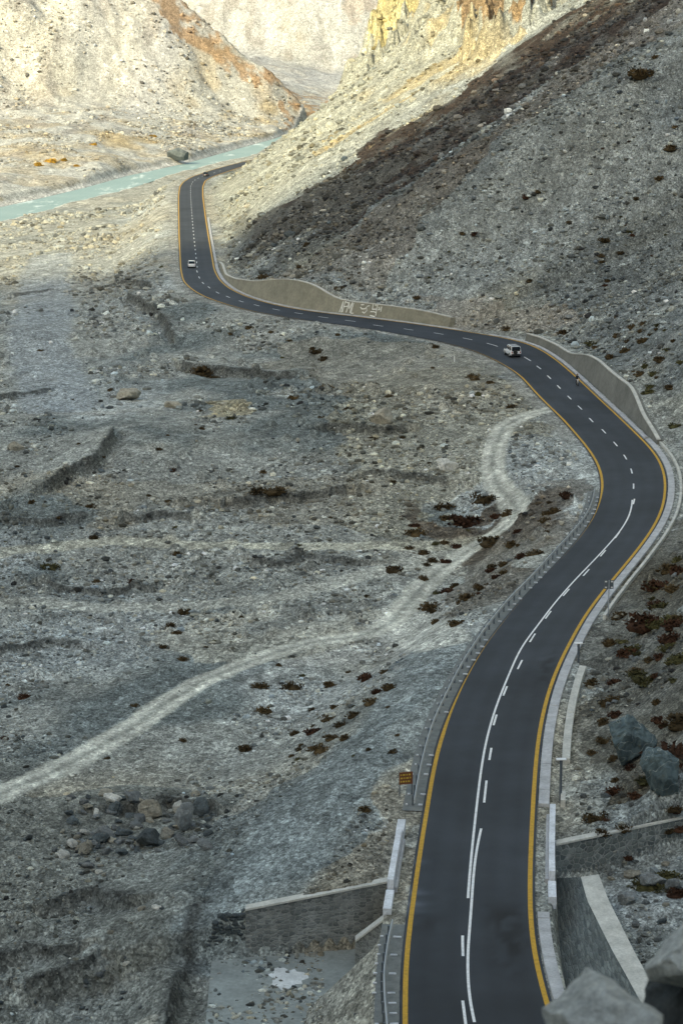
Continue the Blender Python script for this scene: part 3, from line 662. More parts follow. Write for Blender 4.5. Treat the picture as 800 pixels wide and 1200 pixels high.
C = lerp(C, (.145, .165, .165), pm('bluegrav') * .75)
C = lerp(C, (.095, .095, .085), pm('darkfoot') * .65); C = lerp(C, (.125, .137, .13), pm('shadeLL') * .72); C = lerp(C, (.30, .315, .30), pm('paleUL') * .6 * sstep(-.6, .3, n_b)); C = lerp(C, (.22, .205, .165), np.maximum(pm('tanM'), pm('tanC')) * .6)  # lower-left ground darkened: occlusion shade from the surroundings painted into its colour
C = lerp(C, (.36, .345, .285), pm('sand1') * .55 * sstep(-.7, .1, n_b + .5 * n_c)); C = lerp(C, (.34, .30, .2), pm('sand2') * .8); C = lerp(C, (.36, .36, .33), pm('fork') * .7)
# shoulders beside the asphalt, dusty
sh = (1 - sstep(1.5, 3.5, dl)) * (dl > 0) * sstep(280, 300, GY); C = lerp(C, (.27, .265, .24), sh * .7)
# near valley floor toward the river: paler silt
silt = sstep(470, 700, GY) * (dl > 0) * (u_ > 0); C = lerp(C, (.33, .325, .285), silt * .75 * sstep(-.5, .5, n_b + .3))
# banks, boulder field and hills beyond the river
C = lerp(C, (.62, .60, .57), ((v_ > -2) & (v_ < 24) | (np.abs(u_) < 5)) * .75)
fa = (v_ > 12).astype(float) * (GX < rdx + 8000) * (1 - (R_ > .5) * (GY < 1500) * (GX > rdx + 2) * 1.0)
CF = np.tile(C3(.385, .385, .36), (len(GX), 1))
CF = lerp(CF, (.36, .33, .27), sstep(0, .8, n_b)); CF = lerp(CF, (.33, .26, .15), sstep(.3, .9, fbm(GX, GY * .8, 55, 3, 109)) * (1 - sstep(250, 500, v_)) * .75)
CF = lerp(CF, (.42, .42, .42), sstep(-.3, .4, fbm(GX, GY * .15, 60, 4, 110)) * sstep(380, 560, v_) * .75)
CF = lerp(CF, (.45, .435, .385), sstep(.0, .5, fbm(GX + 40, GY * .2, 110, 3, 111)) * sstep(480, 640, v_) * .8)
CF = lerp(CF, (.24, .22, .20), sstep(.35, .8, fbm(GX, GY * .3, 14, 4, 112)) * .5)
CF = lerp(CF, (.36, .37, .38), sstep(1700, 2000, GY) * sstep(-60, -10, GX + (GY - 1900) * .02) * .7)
CF = lerp(CF, (.24, .15, .08), pm('ochre') * (GY < 1850) * sstep(-.5, .3, n_c + n_b) * .8); CF = lerp(CF, (.28, .15, .07), pm('ochre2') * .2 * sstep(0, .5, n_b))
C = C * (1 - fa[:, None]) + CF * fa[:, None]
# tracks and wheel ruts
trackm = np.zeros(len(GX))
for k in ('wash', 'gravel', 'path', 'high', 'upper', 'low', 'main'):
    Q, w_ = TRQ[k]; d_ = dist_line(GX, GY, Q) + n_c * .2 * w_ / 2 + n_d * .12
    core = 1 - sstep(w_ * .85, w_ * 1.3, d_)
    colr = {'main': (.53, .525, .455), 'low': (.48, .48, .43), 'upper': (.42, .415, .36), 'high': (.44, .42, .33), 'gravel': (.185, .21, .21), 'path': (.33, .33, .30), 'wash': (.26, .29, .31)}[k]
    a_ = {'main': .9, 'low': .8, 'upper': .6, 'high': .6, 'gravel': .8, 'path': .6, 'wash': .55}[k]
    C = lerp(C, colr, core * a_)
    if k == 'main':
        dd = dist_line(GX, GY, Q); C = lerp(C, (.30, .305, .27), np.exp(-(dd / .3) ** 2) * .8 * core)
        C = lerp(C, (.62, .61, .54), np.exp(-((dd - .8) / .26) ** 2) * .7); trackm = np.maximum(trackm, core)
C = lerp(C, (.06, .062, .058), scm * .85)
C *= (1 + .15 * n_c + .08 * n_d)[:, None]
C = np.clip(C, .02, .8)
# cut the sheet into the parts of the place
i, j = np.meshgrid(np.arange(NR - 1), np.arange(NA - 1), indexing='ij'); v0 = (i * NA + j).ravel()
FF = np.stack([v0, v0 + 1, v0 + NA + 1, v0 + NA], 1)
fc = FF[:, 0]
isroad_side = dr[fc] > 0
reg = np.zeros(len(FF), int)                      # 0 valley floor
reg[isroad_side] = 1                              # near mountain side
reg[(v_[fc] > 0) & ~(isroad_side & (GY[fc] < 1500))] = 2
reg[(reg == 2) & (v_[fc] > 520)] = 3
reg[(reg == 3) & (GY[fc] > 2000) & (GX[fc] + (GY[fc] - 1900) * .02 > -25)] = 4
reg[(trackm[fc] > .5)] = 5
reg[GY[fc] < 97] = 6
names = {0: ('ground', None), 1: ('mountain_slope', None), 2: ('riverbank', None), 3: ('hillside', None), 4: ('far_mountain', None), 5: ('dirt_track', None), 6: ('near_terrain', None)}
GV = np.stack([GX, GY, GZ], 1)
# close the seam behind the camera
lastc = np.stack([np.arange(NR - 1) * NA + NA - 1, np.arange(NR - 1) * NA, (np.arange(NR - 1) + 1) * NA, (np.arange(NR - 1) + 1) * NA + NA - 1], 1)
FF = np.concatenate([FF, lastc]); reg = np.concatenate([reg, np.full(len(lastc), 6)])
for r_, (nm, _) in names.items():
    f_ = FF[reg == r_]
    if len(f_) == 0: continue
    us, inv = np.unique(f_, return_inverse=True)
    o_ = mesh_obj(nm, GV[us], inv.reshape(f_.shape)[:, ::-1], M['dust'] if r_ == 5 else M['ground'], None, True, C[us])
    tag(o_, kind='structure')
# ------------------------------------------------------------------ river water
bxs = np.linspace(-700, 420, 160); ny_ = np.interp(bxs, nbx, nby); fy_ = np.interp(bxs, fbx, fby)
V = np.concatenate([np.stack([bxs, ny_ - 6, np.full(160, ZW)], 1), np.stack([bxs, fy_ + 6, np.full(160, ZW)], 1)])
riv = mesh_obj('river', V, np.array([(k, k + 1, 161 + k, 160 + k) for k in range(159)]), M['water']); tag(riv, kind='structure')
# ------------------------------------------------------------------ road
def strip(name, s, offs, side, mat, dz, parent=None, cols=None, sides=None):
    P = np.stack([rpt(s, o_, side) for o_ in offs], 1) if sides is None else np.stack([rpt(s, o_, sd_) for o_, sd_ in zip(offs, sides)], 1)
    P[..., 2] += dz; m = len(offs); n = len(s)
    Fc = [(a * m + b, a * m + b + 1, (a + 1) * m + b + 1, (a + 1) * m + b) for a in range(n - 1) for b in range(m - 1)]
    return mesh_obj(name, P.reshape(-1, 3), np.array(Fc), mat, parent, True, cols)
ss = np.arange(0, TOT, 0.6); nU = 25
offs = [-.32] + [None] * nU + [.32]
P = np.zeros((len(ss), nU, 3)); a_, b_ = rpt(ss, -.32, 'L'), rpt(ss, .32, 'R')
for k in range(nU): P[:, k] = a_ + (b_ - a_) * (k / (nU - 1))
cc = np.ones((len(ss), nU, 3)); pxx, pyy = P[..., 0], P[..., 1]
cc *= (1 + .22 * fbm(pxx, pyy * .6, 7, 5, 201))[..., None]
U = np.linspace(0, 1, nU)[None, :]
for wt in (.16, .36, .64, .84): cc *= (1 - .13 * np.exp(-((U - wt) / .05) ** 2))[..., None]
def road_patch(px, py, ds, du, k):
    global cc
    s0, o0 = su(px, py); m = np.exp(-((ss[:, None] - s0) / ds) ** 2 - ((U * 7.6 - 3.8 - o0) / du) ** 2) * sstep(-.5, .1, fbm(pxx * 2, pyy, 1.5, 3, 203)) * 1.2; cc *= (1 + (k - 1) * m)[..., None]
for a in ((590,1075,2.0,1.1,.35),(595,1105,3.0,.8,.45),(590,1125,2,.7,.5),(640,778,3.5,.7,.5),(632,800,3,.6,.6),(500,1083,1.2,1.2,.6),(488,1060,.5,.8,2.4),(487,1045,.4,.8,2.4),(490,1010,.5,.7,2.2),(486,1068,.3,.9,2.)): road_patch(*a)
cc = np.clip(cc, .25, 3); cc += (.55 * np.exp(-((U - .0) / .035) ** 2) + .45 * np.exp(-((U - 1.) / .035) ** 2))[..., None] * sstep(-.3, .5, fbm(pxx, pyy, 6, 3, 204))[..., None]
Fc = np.array([(a * nU + b, a * nU + b + 1, (a + 1) * nU + b + 1, (a + 1) * nU + b) for a in range(len(ss) - 1) for b in range(nU - 1)])
road = mesh_obj('road', P.reshape(-1, 3), Fc, M['asphalt'], None, True, cc.reshape(-1, 3)); tag(road, kind='structure')
y1 = strip('edge_line', ss, (-.15, .15), 'L', M['yellow'], .012, road); y2 = strip('edge_line', ss, (-.15, .15), 'R', M['yellow'], .012, road)
def line_su(pts):
    q = [su(*p) for p in pts]; q.sort(); return np.array([a for a, _ in q]), np.array([b for _, b in q])
def cstrip(name, pts, wdt):
    a, b = line_su(pts); s = np.arange(a[0], a[-1], .6); o_ = np.interp(s, a, b); 
    if len(s) > 30: o_ = gsm(o_, 5)
    P = np.stack([rpt(s, 0, 'C') for _ in (0, 1)], 1)
    for k, w_ in ((0, -wdt / 2), (1, wdt / 2)): P[:, k] = rpt(s, o_ + w_, 'C')
    P[..., 2] += .014; n = len(s)
    return mesh_obj(name, P.reshape(-1, 3), np.array([(2 * k, 2 * k + 1, 2 * k + 3, 2 * k + 2) for k in range(n - 1)]), M['white'], road)
solid1 = [(547.4,1052.5),(550.4,1027),(551.6,1018),(555.5,970),(560,931),(563.6,901),(569,868),(575,844),(582,821),(595.5,791),(612,758),(630,731),(654,701),(675,679),(706.5,645.8),(725.8,621),(736.8,601.8),(740,585)]
solid2 = [(562.4,968.5),(558,1000),(555,1027),(552.8,1054),(550,1084),(548,1120),(547.4,1150),(549.5,1174),(554,1198)]
cstrip('centre_line', solid1, .17); cstrip('centre_line', solid2, .17)
dash = [(543,1108.6),(545.5,1186),(567,927.4),(573,883),(580.4,844),(592.8,810),(607.8,778),(624,748),(642,720.5),(663,695),(686,670.5),(705.7,648.5),(722,627),(735.4,606.7),(742.3,588),(742.8,570),(739.5,552),(732,536),(720.5,520.5),(707,505.7),(692.5,492),(679,478),(666.5,466),(654,454),(642.5,442.5),(630.5,431),(617.5,421),(577,404),(547.5,397),(514,391),(478,386),(443,381.5),(410,376),(379,372),(349.7,367),(323.6,362.5),(301,357.7),(282.5,353),(267,348),(255,343),(245,337),(238,331.6),(234,325),(231.5,318)]
dp = [su(*p) for p in dash]; ds_ = np.array([a for a, _ in dp]); gap = np.gradient(ds_); gap = np.clip(gap, 7, 14); gap[:2] = 9
sd0 = ds_[-1]
cl2 = [(231,311),(229.4,297.5),(227,275),(224.9,248),(223.5,230),(223.2,219),(226,213),(232.8,208.6),(262,199)]
la, lb = line_su(cl2); s_ = sd0 + 9.6
while s_ < la[-1] - 4:
    dp.append((s_, float(np.interp(s_, la, lb)))); gap = np.r_[gap, 9.6]; s_ += 9.6
mb = MB()
for (s0, o0), g in zip(dp, gap):
    ln = g * .34; q = np.array([s0 - ln / 2, s0, s0 + ln / 2]); a_, b_ = rpt(q, o0 - .085), rpt(q, o0 + .085)
    a_[:, 2] += .014; b_[:, 2] += .014; mb.add(list(a_) + list(b_), [(0, 1, 4, 3), (1, 2, 5, 4)])
mb.build('lane_dashes', M['white'], road)
# ------------------------------------------------------------------ kerbs, ditch, verge
UP = np.array([0, 0, 1.])
def frames(s, off, side, dz=0.):
    p = rpt(s, off, side); n = np.stack([np.interp(s, SLEN, NV[:, k]) for k in range(2)] + [np.zeros_like(s)], -1); p[:, 2] += dz
    return [(a, b, UP) for a, b in zip(p, n)]
def srange(pa, pb, step=1.0):
    a, b = su(*pa)[0], su(*pb)[0]; return np.arange(min(a, b), max(a, b), step)
def kerb_run(s, off, wdt, h, label, mat='kerb', seg=3.0, side='R', name='concrete_kerb', cat='kerb', group=None):
    mb = MB(); s0 = s[0]; z = s[0]
    k = 0
    while z < s[-1] - .5:
        e = min(z + seg, s[-1]); q = np.linspace(z + .02, e - .02, 4); j_ = (hash((k, round(off, 2))) % 7 - 3) * .006
        mb.sweep(frames(q, off, side), [(0, -.4), (wdt, -.4), (wdt, h + j_ - .02), (wdt - .02, h + j_), (.02, h + j_), (0, h + j_ - .02)]); z = e; k += 1
    o = mb.build(name, M[mat]); tag(o, label, cat, group); return o
kerb_run(srange((652,1199),(631,1068)), .42, .75, .16, 'pale concrete kerb block row beside the stone pitched channel near the bridge')
kerb_run(srange((624,944),(752,514)), .38, .78, .14, 'long pale concrete kerb along the inside of the right hand bend')
kerb_run(srange((753,513),(560,392)), .40, .62, .14, 'pale concrete kerb below the tall curved retaining wall')
kerb_run(srange((528,388),(249,309)), .40, .62, .14, 'pale kerb at the foot of the painted retaining wall')
kerb_run(srange((249,308),(241,255)), .45, .5, .12, 'thin pale kerb on the distant straight beside the sunlit slope')
kerb_run(srange((696,722),(760,518)), 1.75, .32, .30, 'narrow outer ditch wall curving round the right hand bend', 'coping', name='ditch_wall', cat='low wall')
kerb_run(srange((627,893),(655,778)), 1.95, .62, .45, 'wide flat topped ditch wall left of the teal boulder', 'coping', seg=4, name='ditch_wall', cat='low wall')
kerb_run(srange((624,944),(625,930)), 1.95, .35, .45, 'short stub of ditch wall next to the right bridge parapet', 'coping', name='ditch_wall', cat='low wall')
# dark unlined ditch floor
sdt = srange((624,944),(760,518)); strip('drainage_ditch', sdt, (1.12, 1.95), 'R', simple('ditch_soil', (.035, .034, .030), .95), -.35)
tag(bpy.data.objects['drainage_ditch'], kind='structure')
for nm, (pa, pb) in {'a': ((452,1198),(466,1080)), 'b': ((485,950),(697,575))}.items():
    s = srange(pa, pb, .8); o = strip('verge', s, (-1.75, -.33), 'L', M['verge'], -.03); tag(o, kind='structure')
# ------------------------------------------------------------------ retaining walls
def ret_wall(s, h, label, name):
    root = empty(name, tuple(rpt(np.array([s[0]]), OFFW, 'R')[0]), 0, label, 'wall'); ox = np.array(root.location)
    n = len(s); fr = frames(s, OFFW, 'R'); mb = MB(); cb = MB(); P = []; Fs = []
    for (o_, r_, u__), hh in zip(fr, h):
        o_ = o_ - ox
        P += [o_ + r_ * 0 - UP * .4, o_ + r_ * BAT * hh + UP * hh, o_ + r_ * (BAT * hh + .85) + UP * hh, o_ + r_ * (BAT * hh + .85) - UP * .4]
    for k in range(n - 1):
        for q in range(4): Fs.append((k * 4 + q, k * 4 + (q + 1) % 4, (k + 1) * 4 + (q + 1) % 4, (k + 1) * 4 + q))
    Fs += [(3, 2, 1, 0), tuple((n - 1) * 4 + q for q in range(4))]
    mb.add(P, Fs); mb.build('wall_face', M['render' if 'letters' in label else 'render_grey'], root)
    P = []; Fs = []
    for (o_, r_, u__), hh in zip(fr, h):
        o_ = o_ - ox; a = BAT * hh
        P += [o_ + r_ * (a - .08) + UP * (hh + .003), o_ + r_ * (a - .08) + UP * (hh + .16), o_ + r_ * (a + .42) + UP * (hh + .16), o_ + r_ * (a + .42) + UP * (hh + .003)]
    for k in range(n - 1):
        for q in range(4): Fs.append((k * 4 + q, k * 4 + (q + 1) % 4, (k + 1) * 4 + (q + 1) % 4, (k + 1) * 4 + q))
    Fs += [(3, 2, 1, 0), tuple((n - 1) * 4 + q for q in range(4))]
    cb.add(P, Fs); cb.build('coping', M['coping'], root)
    return root
WA = ret_wall(sA, hA, 'long rendered retaining wall with white painted letters and pale coping', 'retaining_wall')
WB = ret_wall(sB, hB, 'tall curved rendered retaining wall beside the motorcycle', 'retaining_wall')
def wall_pt(s, h, lift=.02):
    p = rpt(np.array([s]), OFFW, 'R')[0]; n = np.array([np.interp(s, SLEN, NV[:, k]) for k in range(2)] + [0.])
    return p + n * (BAT * h - lift) + UP * (h + lift * .3)
# painted letters: strokes in a unit box, laid on the wall face
gl = {
 'A': [[(0,0),(.5,1),(1,0)], [(.2,.4),(.8,.4)]], 'P': [[(0,0),(0,1),(.8,.9),(.85,.6),(0,.5)]], 'M': [[(0,0),(.1,1),(.5,.35),(.9,1),(1,0)]], 'L': [[(0,1),(0,0),(.8,.02)]],
 'al': [[(0,.55),(.2,.4),(.55,.45),(.75,.75),(.95,.8)], [(.35,.1),(.6,.0),(.8,.3),(.7,.5)], [(.0,.8),(.3,.85)]],
 'jim': [[(.1,1),(.2,.55),(.9,.6),(.85,.95),(.45,.9)], [(.0,.35),(.6,.38),(1,.3)], [(.1,.05),(.9,.0)], [(.9,.6),(1,.1)]],
 'mark': [[(0,.9),(.3,.55),(0,.5)], [(.6,1),(.7,.3)]]}
def wall_text(spec, label):
    mb = MB()
    for g, x0, x1, h0, h1 in spec:
        s0 = su(x0, np.interp(x0, [380, 440], [367, 374]))[0]; s1 = su(x1, np.interp(x1, [380, 440], [367, 374]))[0]
        for stroke in gl[g]:
            pts = []
            for a, b in zip(stroke[:-1], stroke[1:]):
                for t in np.linspace(0, 1, 6)[:-1]: pts.append((a[0] + (b[0] - a[0]) * t, a[1] + (b[1] - a[1]) * t))
            pts.append(stroke[-1]); Q = [(s0 + (s1 - s0) * a, h0 + (h1 - h0) * b) for a, b in pts]
            for (sa, ha), (sb, hb) in zip(Q[:-1], Q[1:]):
                dx_, dy_ = sb - sa, hb - ha; L_ = math.hypot(dx_, dy_) + 1e-6; nx, ny2 = -dy_ / L_ * .10, dx_ / L_ * .10; ex, ey = dx_ / L_ * .05, dy_ / L_ * .05
                mb.add([wall_pt(sa - ex + nx, ha - ey + ny2), wall_pt(sa - ex - nx, ha - ey - ny2), wall_pt(sb + ex - nx, hb + ey - ny2), wall_pt(sb + ex + nx, hb + ey + ny2)], [(0, 1, 2, 3)])
    loc = np.array(WA.location); mb.V = [tuple(np.array(v) - loc) for v in mb.V]
    o = mb.build('painted_letters', M['graffiti'], WA); o['label'] = label
wall_text([('A',387.5,391.5,.3,2.3),('P',392.8,396.2,.4,2.3),('M',397,401.5,.4,2.3),('L',402.5,405.8,.3,2.2),('al',411.5,422,.6,2.4),('jim',422.8,431.5,.2,2.5),('mark',433,437.5,.9,2.1)], 'white hand painted letters and script')
# ------------------------------------------------------------------ culvert bridge: parapets and wing walls
def box_run(mb, q0, q1, off, side, wdt, z0, z1):
    s = np.linspace(q0, q1, 5); b = .03
    mb.sweep(frames(s, off, side), [(0, z0), (wdt, z0), (wdt, z1 - b), (wdt - b, z1), (b, z1), (0, z1 - b)])
def parapet(side, off, ya, yb, label, x_of, end):
    # ya..yb : pixel rows (at z=0.9) of the main length
    xs = {True: 1, False: 0}
    def s_at(py, z):
        p = np.array(unp(x_of(py), py, z)); k = np.argmin((PC[:, 0] - p[0]) ** 2 + (PC[:, 1] - p[1]) ** 2); return SLEN[k]
    root = empty('bridge_parapet', tuple(rpt(np.array([s_at(yb, .9)]), off, side)[0]), 0, label, 'parapet', 'bridge parapets')
    loc = np.array(root.location)
    a, b = s_at(yb, .9), s_at(ya, .9)
    m1 = MB(); box_run(m1, a, b, off, side, .42, -.5, .9); m1.V = [tuple(np.array(v) - loc) for v in m1.V]; m1.build('parapet_wall', M['parapet'], root)
    for (q0, q1, hh, dw) in end(a, b):
        m2 = MB(); box_run(m2, q0, q1, off - dw / 2, side, .42 + dw, -.5, hh); m2.V = [tuple(np.array(v) - loc) for v in m2.V]; m2.build('end_block', M['parapet'], root)
    m3 = MB(); box_run(m3, a + .3, b - .3, off + (.42 if side == 'L' else -.22), side, .22, -.4, .22); m3.V = [tuple(np.array(v) - loc) for v in m3.V]; m3.build('footing', M['kerb'], root)
    return root, a, b
PLr, pa_, pb_ = parapet('L', -1.75, 969, 1032, 'painted concrete parapet on the left edge of the small bridge', lambda y: 470 - (y - 969) * .19, lambda a, b: [(b + .05, b + 2.4, .62, .14), (a - 3.3, a - .25, .30, .12)])
PRr, pc_, pd_ = parapet('R', 1.2, 945, 1019, 'painted concrete parapet on the right edge of the small bridge', lambda y: 646, lambda a, b: [(a - 3.0, a - .2, .30, .1)])
def quad_wall(root, A, B, zA0, zB0, zA1, zB1, th, mat, name, nrm):
    """upright wall from A to B in plan, bottoms z*0, tops z*1"""
    mb = MB(); A = np.array(A); B = np.array(B); n = np.array(nrm, float); n = n / np.linalg.norm(n) * th; loc = np.array(root.location); P = []
    N = 8
    for k in range(N + 1):
        t = k / N; p = A + (B - A) * t
        P += [(*p, zA0 + (zB0 - zA0) * t), (*p, zA1 + (zB1 - zA1) * t), (*(p + n), zA1 + (zB1 - zA1) * t), (*(p + n), zA0 + (zB0 - zA0) * t)]
    Fs = [(k * 4 + q, k * 4 + (q + 1) % 4, (k + 1) * 4 + (q + 1) % 4, (k + 1) * 4 + q) for k in range(N) for q in range(4)] + [(3, 2, 1, 0), (N * 4, N * 4 + 1, N * 4 + 2, N * 4 + 3)]
    mb.add([np.array(p) - loc for p in P], Fs); return mb.build(name, mat, root)
def height_for(x, y, py):
    """z at plan point that projects to row py"""
    zs = np.linspace(-6, 8, 1400); a, b = proj(np.full(1400, x), np.full(1400, y), zs); return zs[np.argmin(np.abs(b - py))]
def wing(label, A, B, z0, topA, topB, split=None, group='wing walls of the culvert', mats=('masonry',)):
    root = empty('wing_wall', (A[0], A[1], z0), 0, label, 'wall', group)
    zA = height_for(A[0], A[1], topA); zB = height_for(B[0], B[1], topB)
    A = np.array(A); B = np.array(B); cuts = [0, 1] if split is None else [0, split, 1]
    for k in range(len(cuts) - 1):
        t0, t1 = cuts[k] + (.002 if k else 0), cuts[k + 1]; P0, P1 = A + (B - A) * t0, A + (B - A) * t1
        quad_wall(root, P0, P1, z0 - .5, z0 - .5, zA + (zB - zA) * t0, zA + (zB - zA) * t1, .55, M[mats[k % len(mats)]], 'wall_panel', (0, 1))
    d_ = (B - A) / np.linalg.norm(B - A)
    quad_wall(root, A - np.array([0, .10]), B - np.array([0, .10]), zA + .003, zB + .003, zA + .14, zB + .14, .75, M['coping'], 'coping', (0, 1))
    return root, zA, zB
RWb2 = RWa + (RWb - RWa) * 1.25
wing('mortared stone wing wall with pale coping right of the road, below the dark boulder', RWa, RWb2, -2.0, 991, 959 - 8, .50, mats=('rubble', 'rubble'))
_, zl1, zl2 = wing('coursed stone wing wall with pale coping left of the road', LWa, LWb + np.array([0, 0]), -4.5, 1067, 1034, None, mats=('masonry',))
# near wing wall coping on the left
A2 = np.array(unp(416, 1100, -2.6)); B2 = np.array(unp(452, 1073, -.2)); root = empty('wing_wall', (A2[0], A2[1], -4.6), 0, 'short sloping wing wall below the left guardrail, partly buried', 'wall', 'wing walls of the culvert')
quad_wall(root, A2, B2, -4.9, -4.9, -2.6, -.2, -.5, M['masonry'], 'wall_panel', (0, 1)); quad_wall(root, A2 + [0, .1], B2 + [0, .1], -2.597, -.197, -2.45, -.05, -.7, M['coping'], 'coping', (0, 1))
# culvert slab deck under the road (dark mouth)
mb = MB(); sdk = np.linspace(su(480,1080)[0], su(489,1030)[0], 8)
# outlet apron
ap = [unp(248,1126,-4.5), unp(430,1108,-4.5), unp(462,1112,-4.5), unp(455,1230,-4.5), unp(238,1230,-4.5)]
apc = np.mean(np.array(ap), 0); mb = MB()
P = [(a - apc[0], b - apc[1], 0.) for a, b in ap] + [(a - apc[0], b - apc[1], -.9) for a, b in ap]; n = 5
mb.add(P, [tuple(range(n - 1, -1, -1)), tuple(range(n, 2 * n))] + [(k, (k + 1) % n, n + (k + 1) % n, n + k) for k in range(n)])
apo = mb.build('concrete_apron', M['slab']); apo.location = (apc[0], apc[1], -4.5); tag(apo, 'worn concrete apron slab below the left wing wall, strewn with stones', 'slab')
mb = MB(); 
for k in range(2):
    pass
c_ = np.array(unp(336, 1146, -4.49)); rr = []
for k in range(22):
    t = k / 22 * 2 * math.pi; r1 = 1.15 * (1 + .18 * math.sin(3 * t + 1) + .10 * math.sin(7 * t) + .08 * math.sin(11 * t + 2)); rr.append((r1 * math.cos(t), 1.35 * r1 * math.sin(t), .006))
mb.add(rr, [tuple(range(22))]); mb.V = [(v[0] + c_[0] - apc[0], v[1] + c_[1] - apc[1], v[2]) for v in mb.V]; mb.build('pale_patch', concrete('fresh_mortar', (.62, .64, .64)), apo)
# pitched channel with curved coping on the right
cl_l = [(680,1027.5),(687.5,1055),(702.5,1085),(717.5,1115),(730,1137),(748,1170),(770,1205)]; cl_r = [(701,1025),(712.5,1055),(727.5,1085),(742.5,1115),(756,1140),(776,1172),(800,1205)]
ft = [(649,1029),(650,1055),(652,1085),(655,1115),(659,1140),(668,1172),(680,1205)]
zc = .15; A = np.array([unp(*p, zc) for p in cl_l]); B = np.array([unp(*p, zc) for p in cl_r]); Cc = np.array([unp(*p, -1.9) for p in ft])
def res(Q, n=24):
    t = np.linspace(0, len(Q) - 1, n); return np.stack([np.interp(t, np.arange(len(Q)), Q[:, k]) for k in range(2)], 1)
A, B, Cc = res(A), res(B), res(Cc)
root = empty('pitched_channel', (A[0][0], A[0][1], -1.9), 0, 'stone pitched drainage slope with wide curved pale coping beside the bridge', 'channel'); loc = np.array(root.location)
mb = MB(); P = []
for a, c in zip(A, Cc):
    for t in np.linspace(0, 1, 7): P.append(np.array([*(a + (c - a) * t), zc - .01 + (-1.9 - zc) * t - .0]) - loc)
mb.add(P, [(k * 7 + q, k * 7 + q + 1, (k + 1) * 7 + q + 1, (k + 1) * 7 + q) for k in range(23) for q in range(6)]); mb.build('pitched_face', M['pitching'], root)
mb = MB(); P = []
for a, b in zip(A, B): P += [np.array([*a, zc]) - loc, np.array([*b, zc + .02]) - loc, np.array([*b, -2.6]) - loc, np.array([*a, zc - .3]) - loc]
mb.add(P, [(k * 4 + q, k * 4 + (q + 1) % 4, (k + 1) * 4 + (q + 1) % 4, (k + 1) * 4 + q) for k in range(23) for q in range(4)] + [(3, 2, 1, 0), (92, 93, 94, 95)]); mb.build('coping', M['coping'], root)
# ------------------------------------------------------------------ guardrails
def guardrail(pix, label, ztop=.72, step=2.0, fs=1.0):
    xs, ys = unp([p[0] for p in pix], [p[1] for p in pix], ztop); Q = np.stack([xs, ys], 1)
    t = np.r_[0, np.cumsum(np.linalg.norm(np.diff(Q, axis=0), axis=1))]; n = max(8, int(t[-1] / 1.0)); tt = np.linspace(0, t[-1], n)
    Q = np.stack([np.interp(tt, t, Q[:, k]) for k in range(2)], 1)
    if n > 30: Q = np.stack([gsm(Q[:, 0], 3), gsm(Q[:, 1], 3)], 1)
    d = np.gradient(Q, axis=0); d /= np.linalg.norm(d, axis=1)[:, None]; N_ = np.stack([d[:, 1], -d[:, 0], np.zeros(n)], 1)
    if N_[0][0] < 0: N_ = -N_
    root = empty('guardrail', (*Q[0], 0), 0, label, 'guardrail', 'guardrails on the left verge'); loc = np.array(root.location); mb = MB()
    prof = [(0,-.32),(.06,-.27),(.06,-.21),(0,-.165),(.06,-.12),(.06,-.06),(0,0),(-.03,0),(.02,-.06),(.02,-.12),(-.03,-.165),(.02,-.21),(.02,-.27),(-.03,-.32)]
    mb.sweep([(np.array([*q, ztop]) - loc, n_, UP) for q, n_ in zip(Q, N_)], prof); mb.build('rail', M['steel'], root)
    s = 1.0; L_ = t[-1]
    while s < L_ - .3:
        p = np.array([np.interp(s, tt, Q[:, 0]), np.interp(s, tt, Q[:, 1])]); nn = np.array([np.interp(s, tt, N_[:, 0]), np.interp(s, tt, N_[:, 1])]); rz = math.atan2(nn[1], nn[0])
        mp = MB(); q = p - nn * .14; mp.box((*(q - loc[:2]), .22), (.14, .12, .98), rz); mp.build('post', M['post'], root)
        for o_, l_ in ((.42, .50 * fs), (-.55, .24 * fs)):
            if random.random() < .18: continue
            mf = MB(); c = p + nn * (o_ + random.uniform(-.05, .05)) - loc[:2]; mf.box((*c, -.02), (l_ * random.uniform(.8, 1.15), .13, .12), rz + random.uniform(-.06, .06), bev=.02); mf.build('footing', M['parapet'], root)
        s += step
    return root
guardrail([(459.7,1077),(455,1097),(452,1117),(449.6,1136),(450,1155),(451,1171),(453.6,1200),(458,1240)], 'steel guardrail in the foreground below the left parapet', step=1.35)
guardrail([(485,937),(491,901),(498.5,871),(507.5,841),(519,818),(540,776),(570,731),(600,695),(617,680),(643,651),(667.5,625),(687,602),(694,585),(696,573)], 'long steel guardrail curving along the left verge behind the brown sign', step=2.2, fs=.7)
# ------------------------------------------------------------------ rocks
def ico(sub):
    t = (1 + 5 ** .5) / 2; V = [(-1,t,0),(1,t,0),(-1,-t,0),(1,-t,0),(0,-1,t),(0,1,t),(0,-1,-t),(0,1,-t),(t,0,-1),(t,0,1),(-t,0,-1),(-t,0,1)]
    Fs = [(0,11,5),(0,5,1),(0,1,7),(0,7,10),(0,10,11),(1,5,9),(5,11,4),(11,10,2),(10,7,6),(7,1,8),(3,9,4),(3,4,2),(3,2,6),(3,6,8),(3,8,9),(4,9,5),(2,4,11),(6,2,10),(8,6,7),(9,8,1)]
    V = [np.array(v) / np.linalg.norm(v) for v in V]
    for _ in range(sub):
        c = {}; NF = []
        def mid(a, b):
            k = (min(a, b), max(a, b))
            if k not in c: m = V[a] + V[b]; V.append(m / np.linalg.norm(m)); c[k] = len(V) - 1
            return c[k]
        for a, b, d in Fs: x, y, z = mid(a, b), mid(b, d), mid(d, a); NF += [(a, x, z), (b, y, x), (d, z, y), (x, y, z)]
        Fs = NF
    return np.array(V), np.array(Fs)
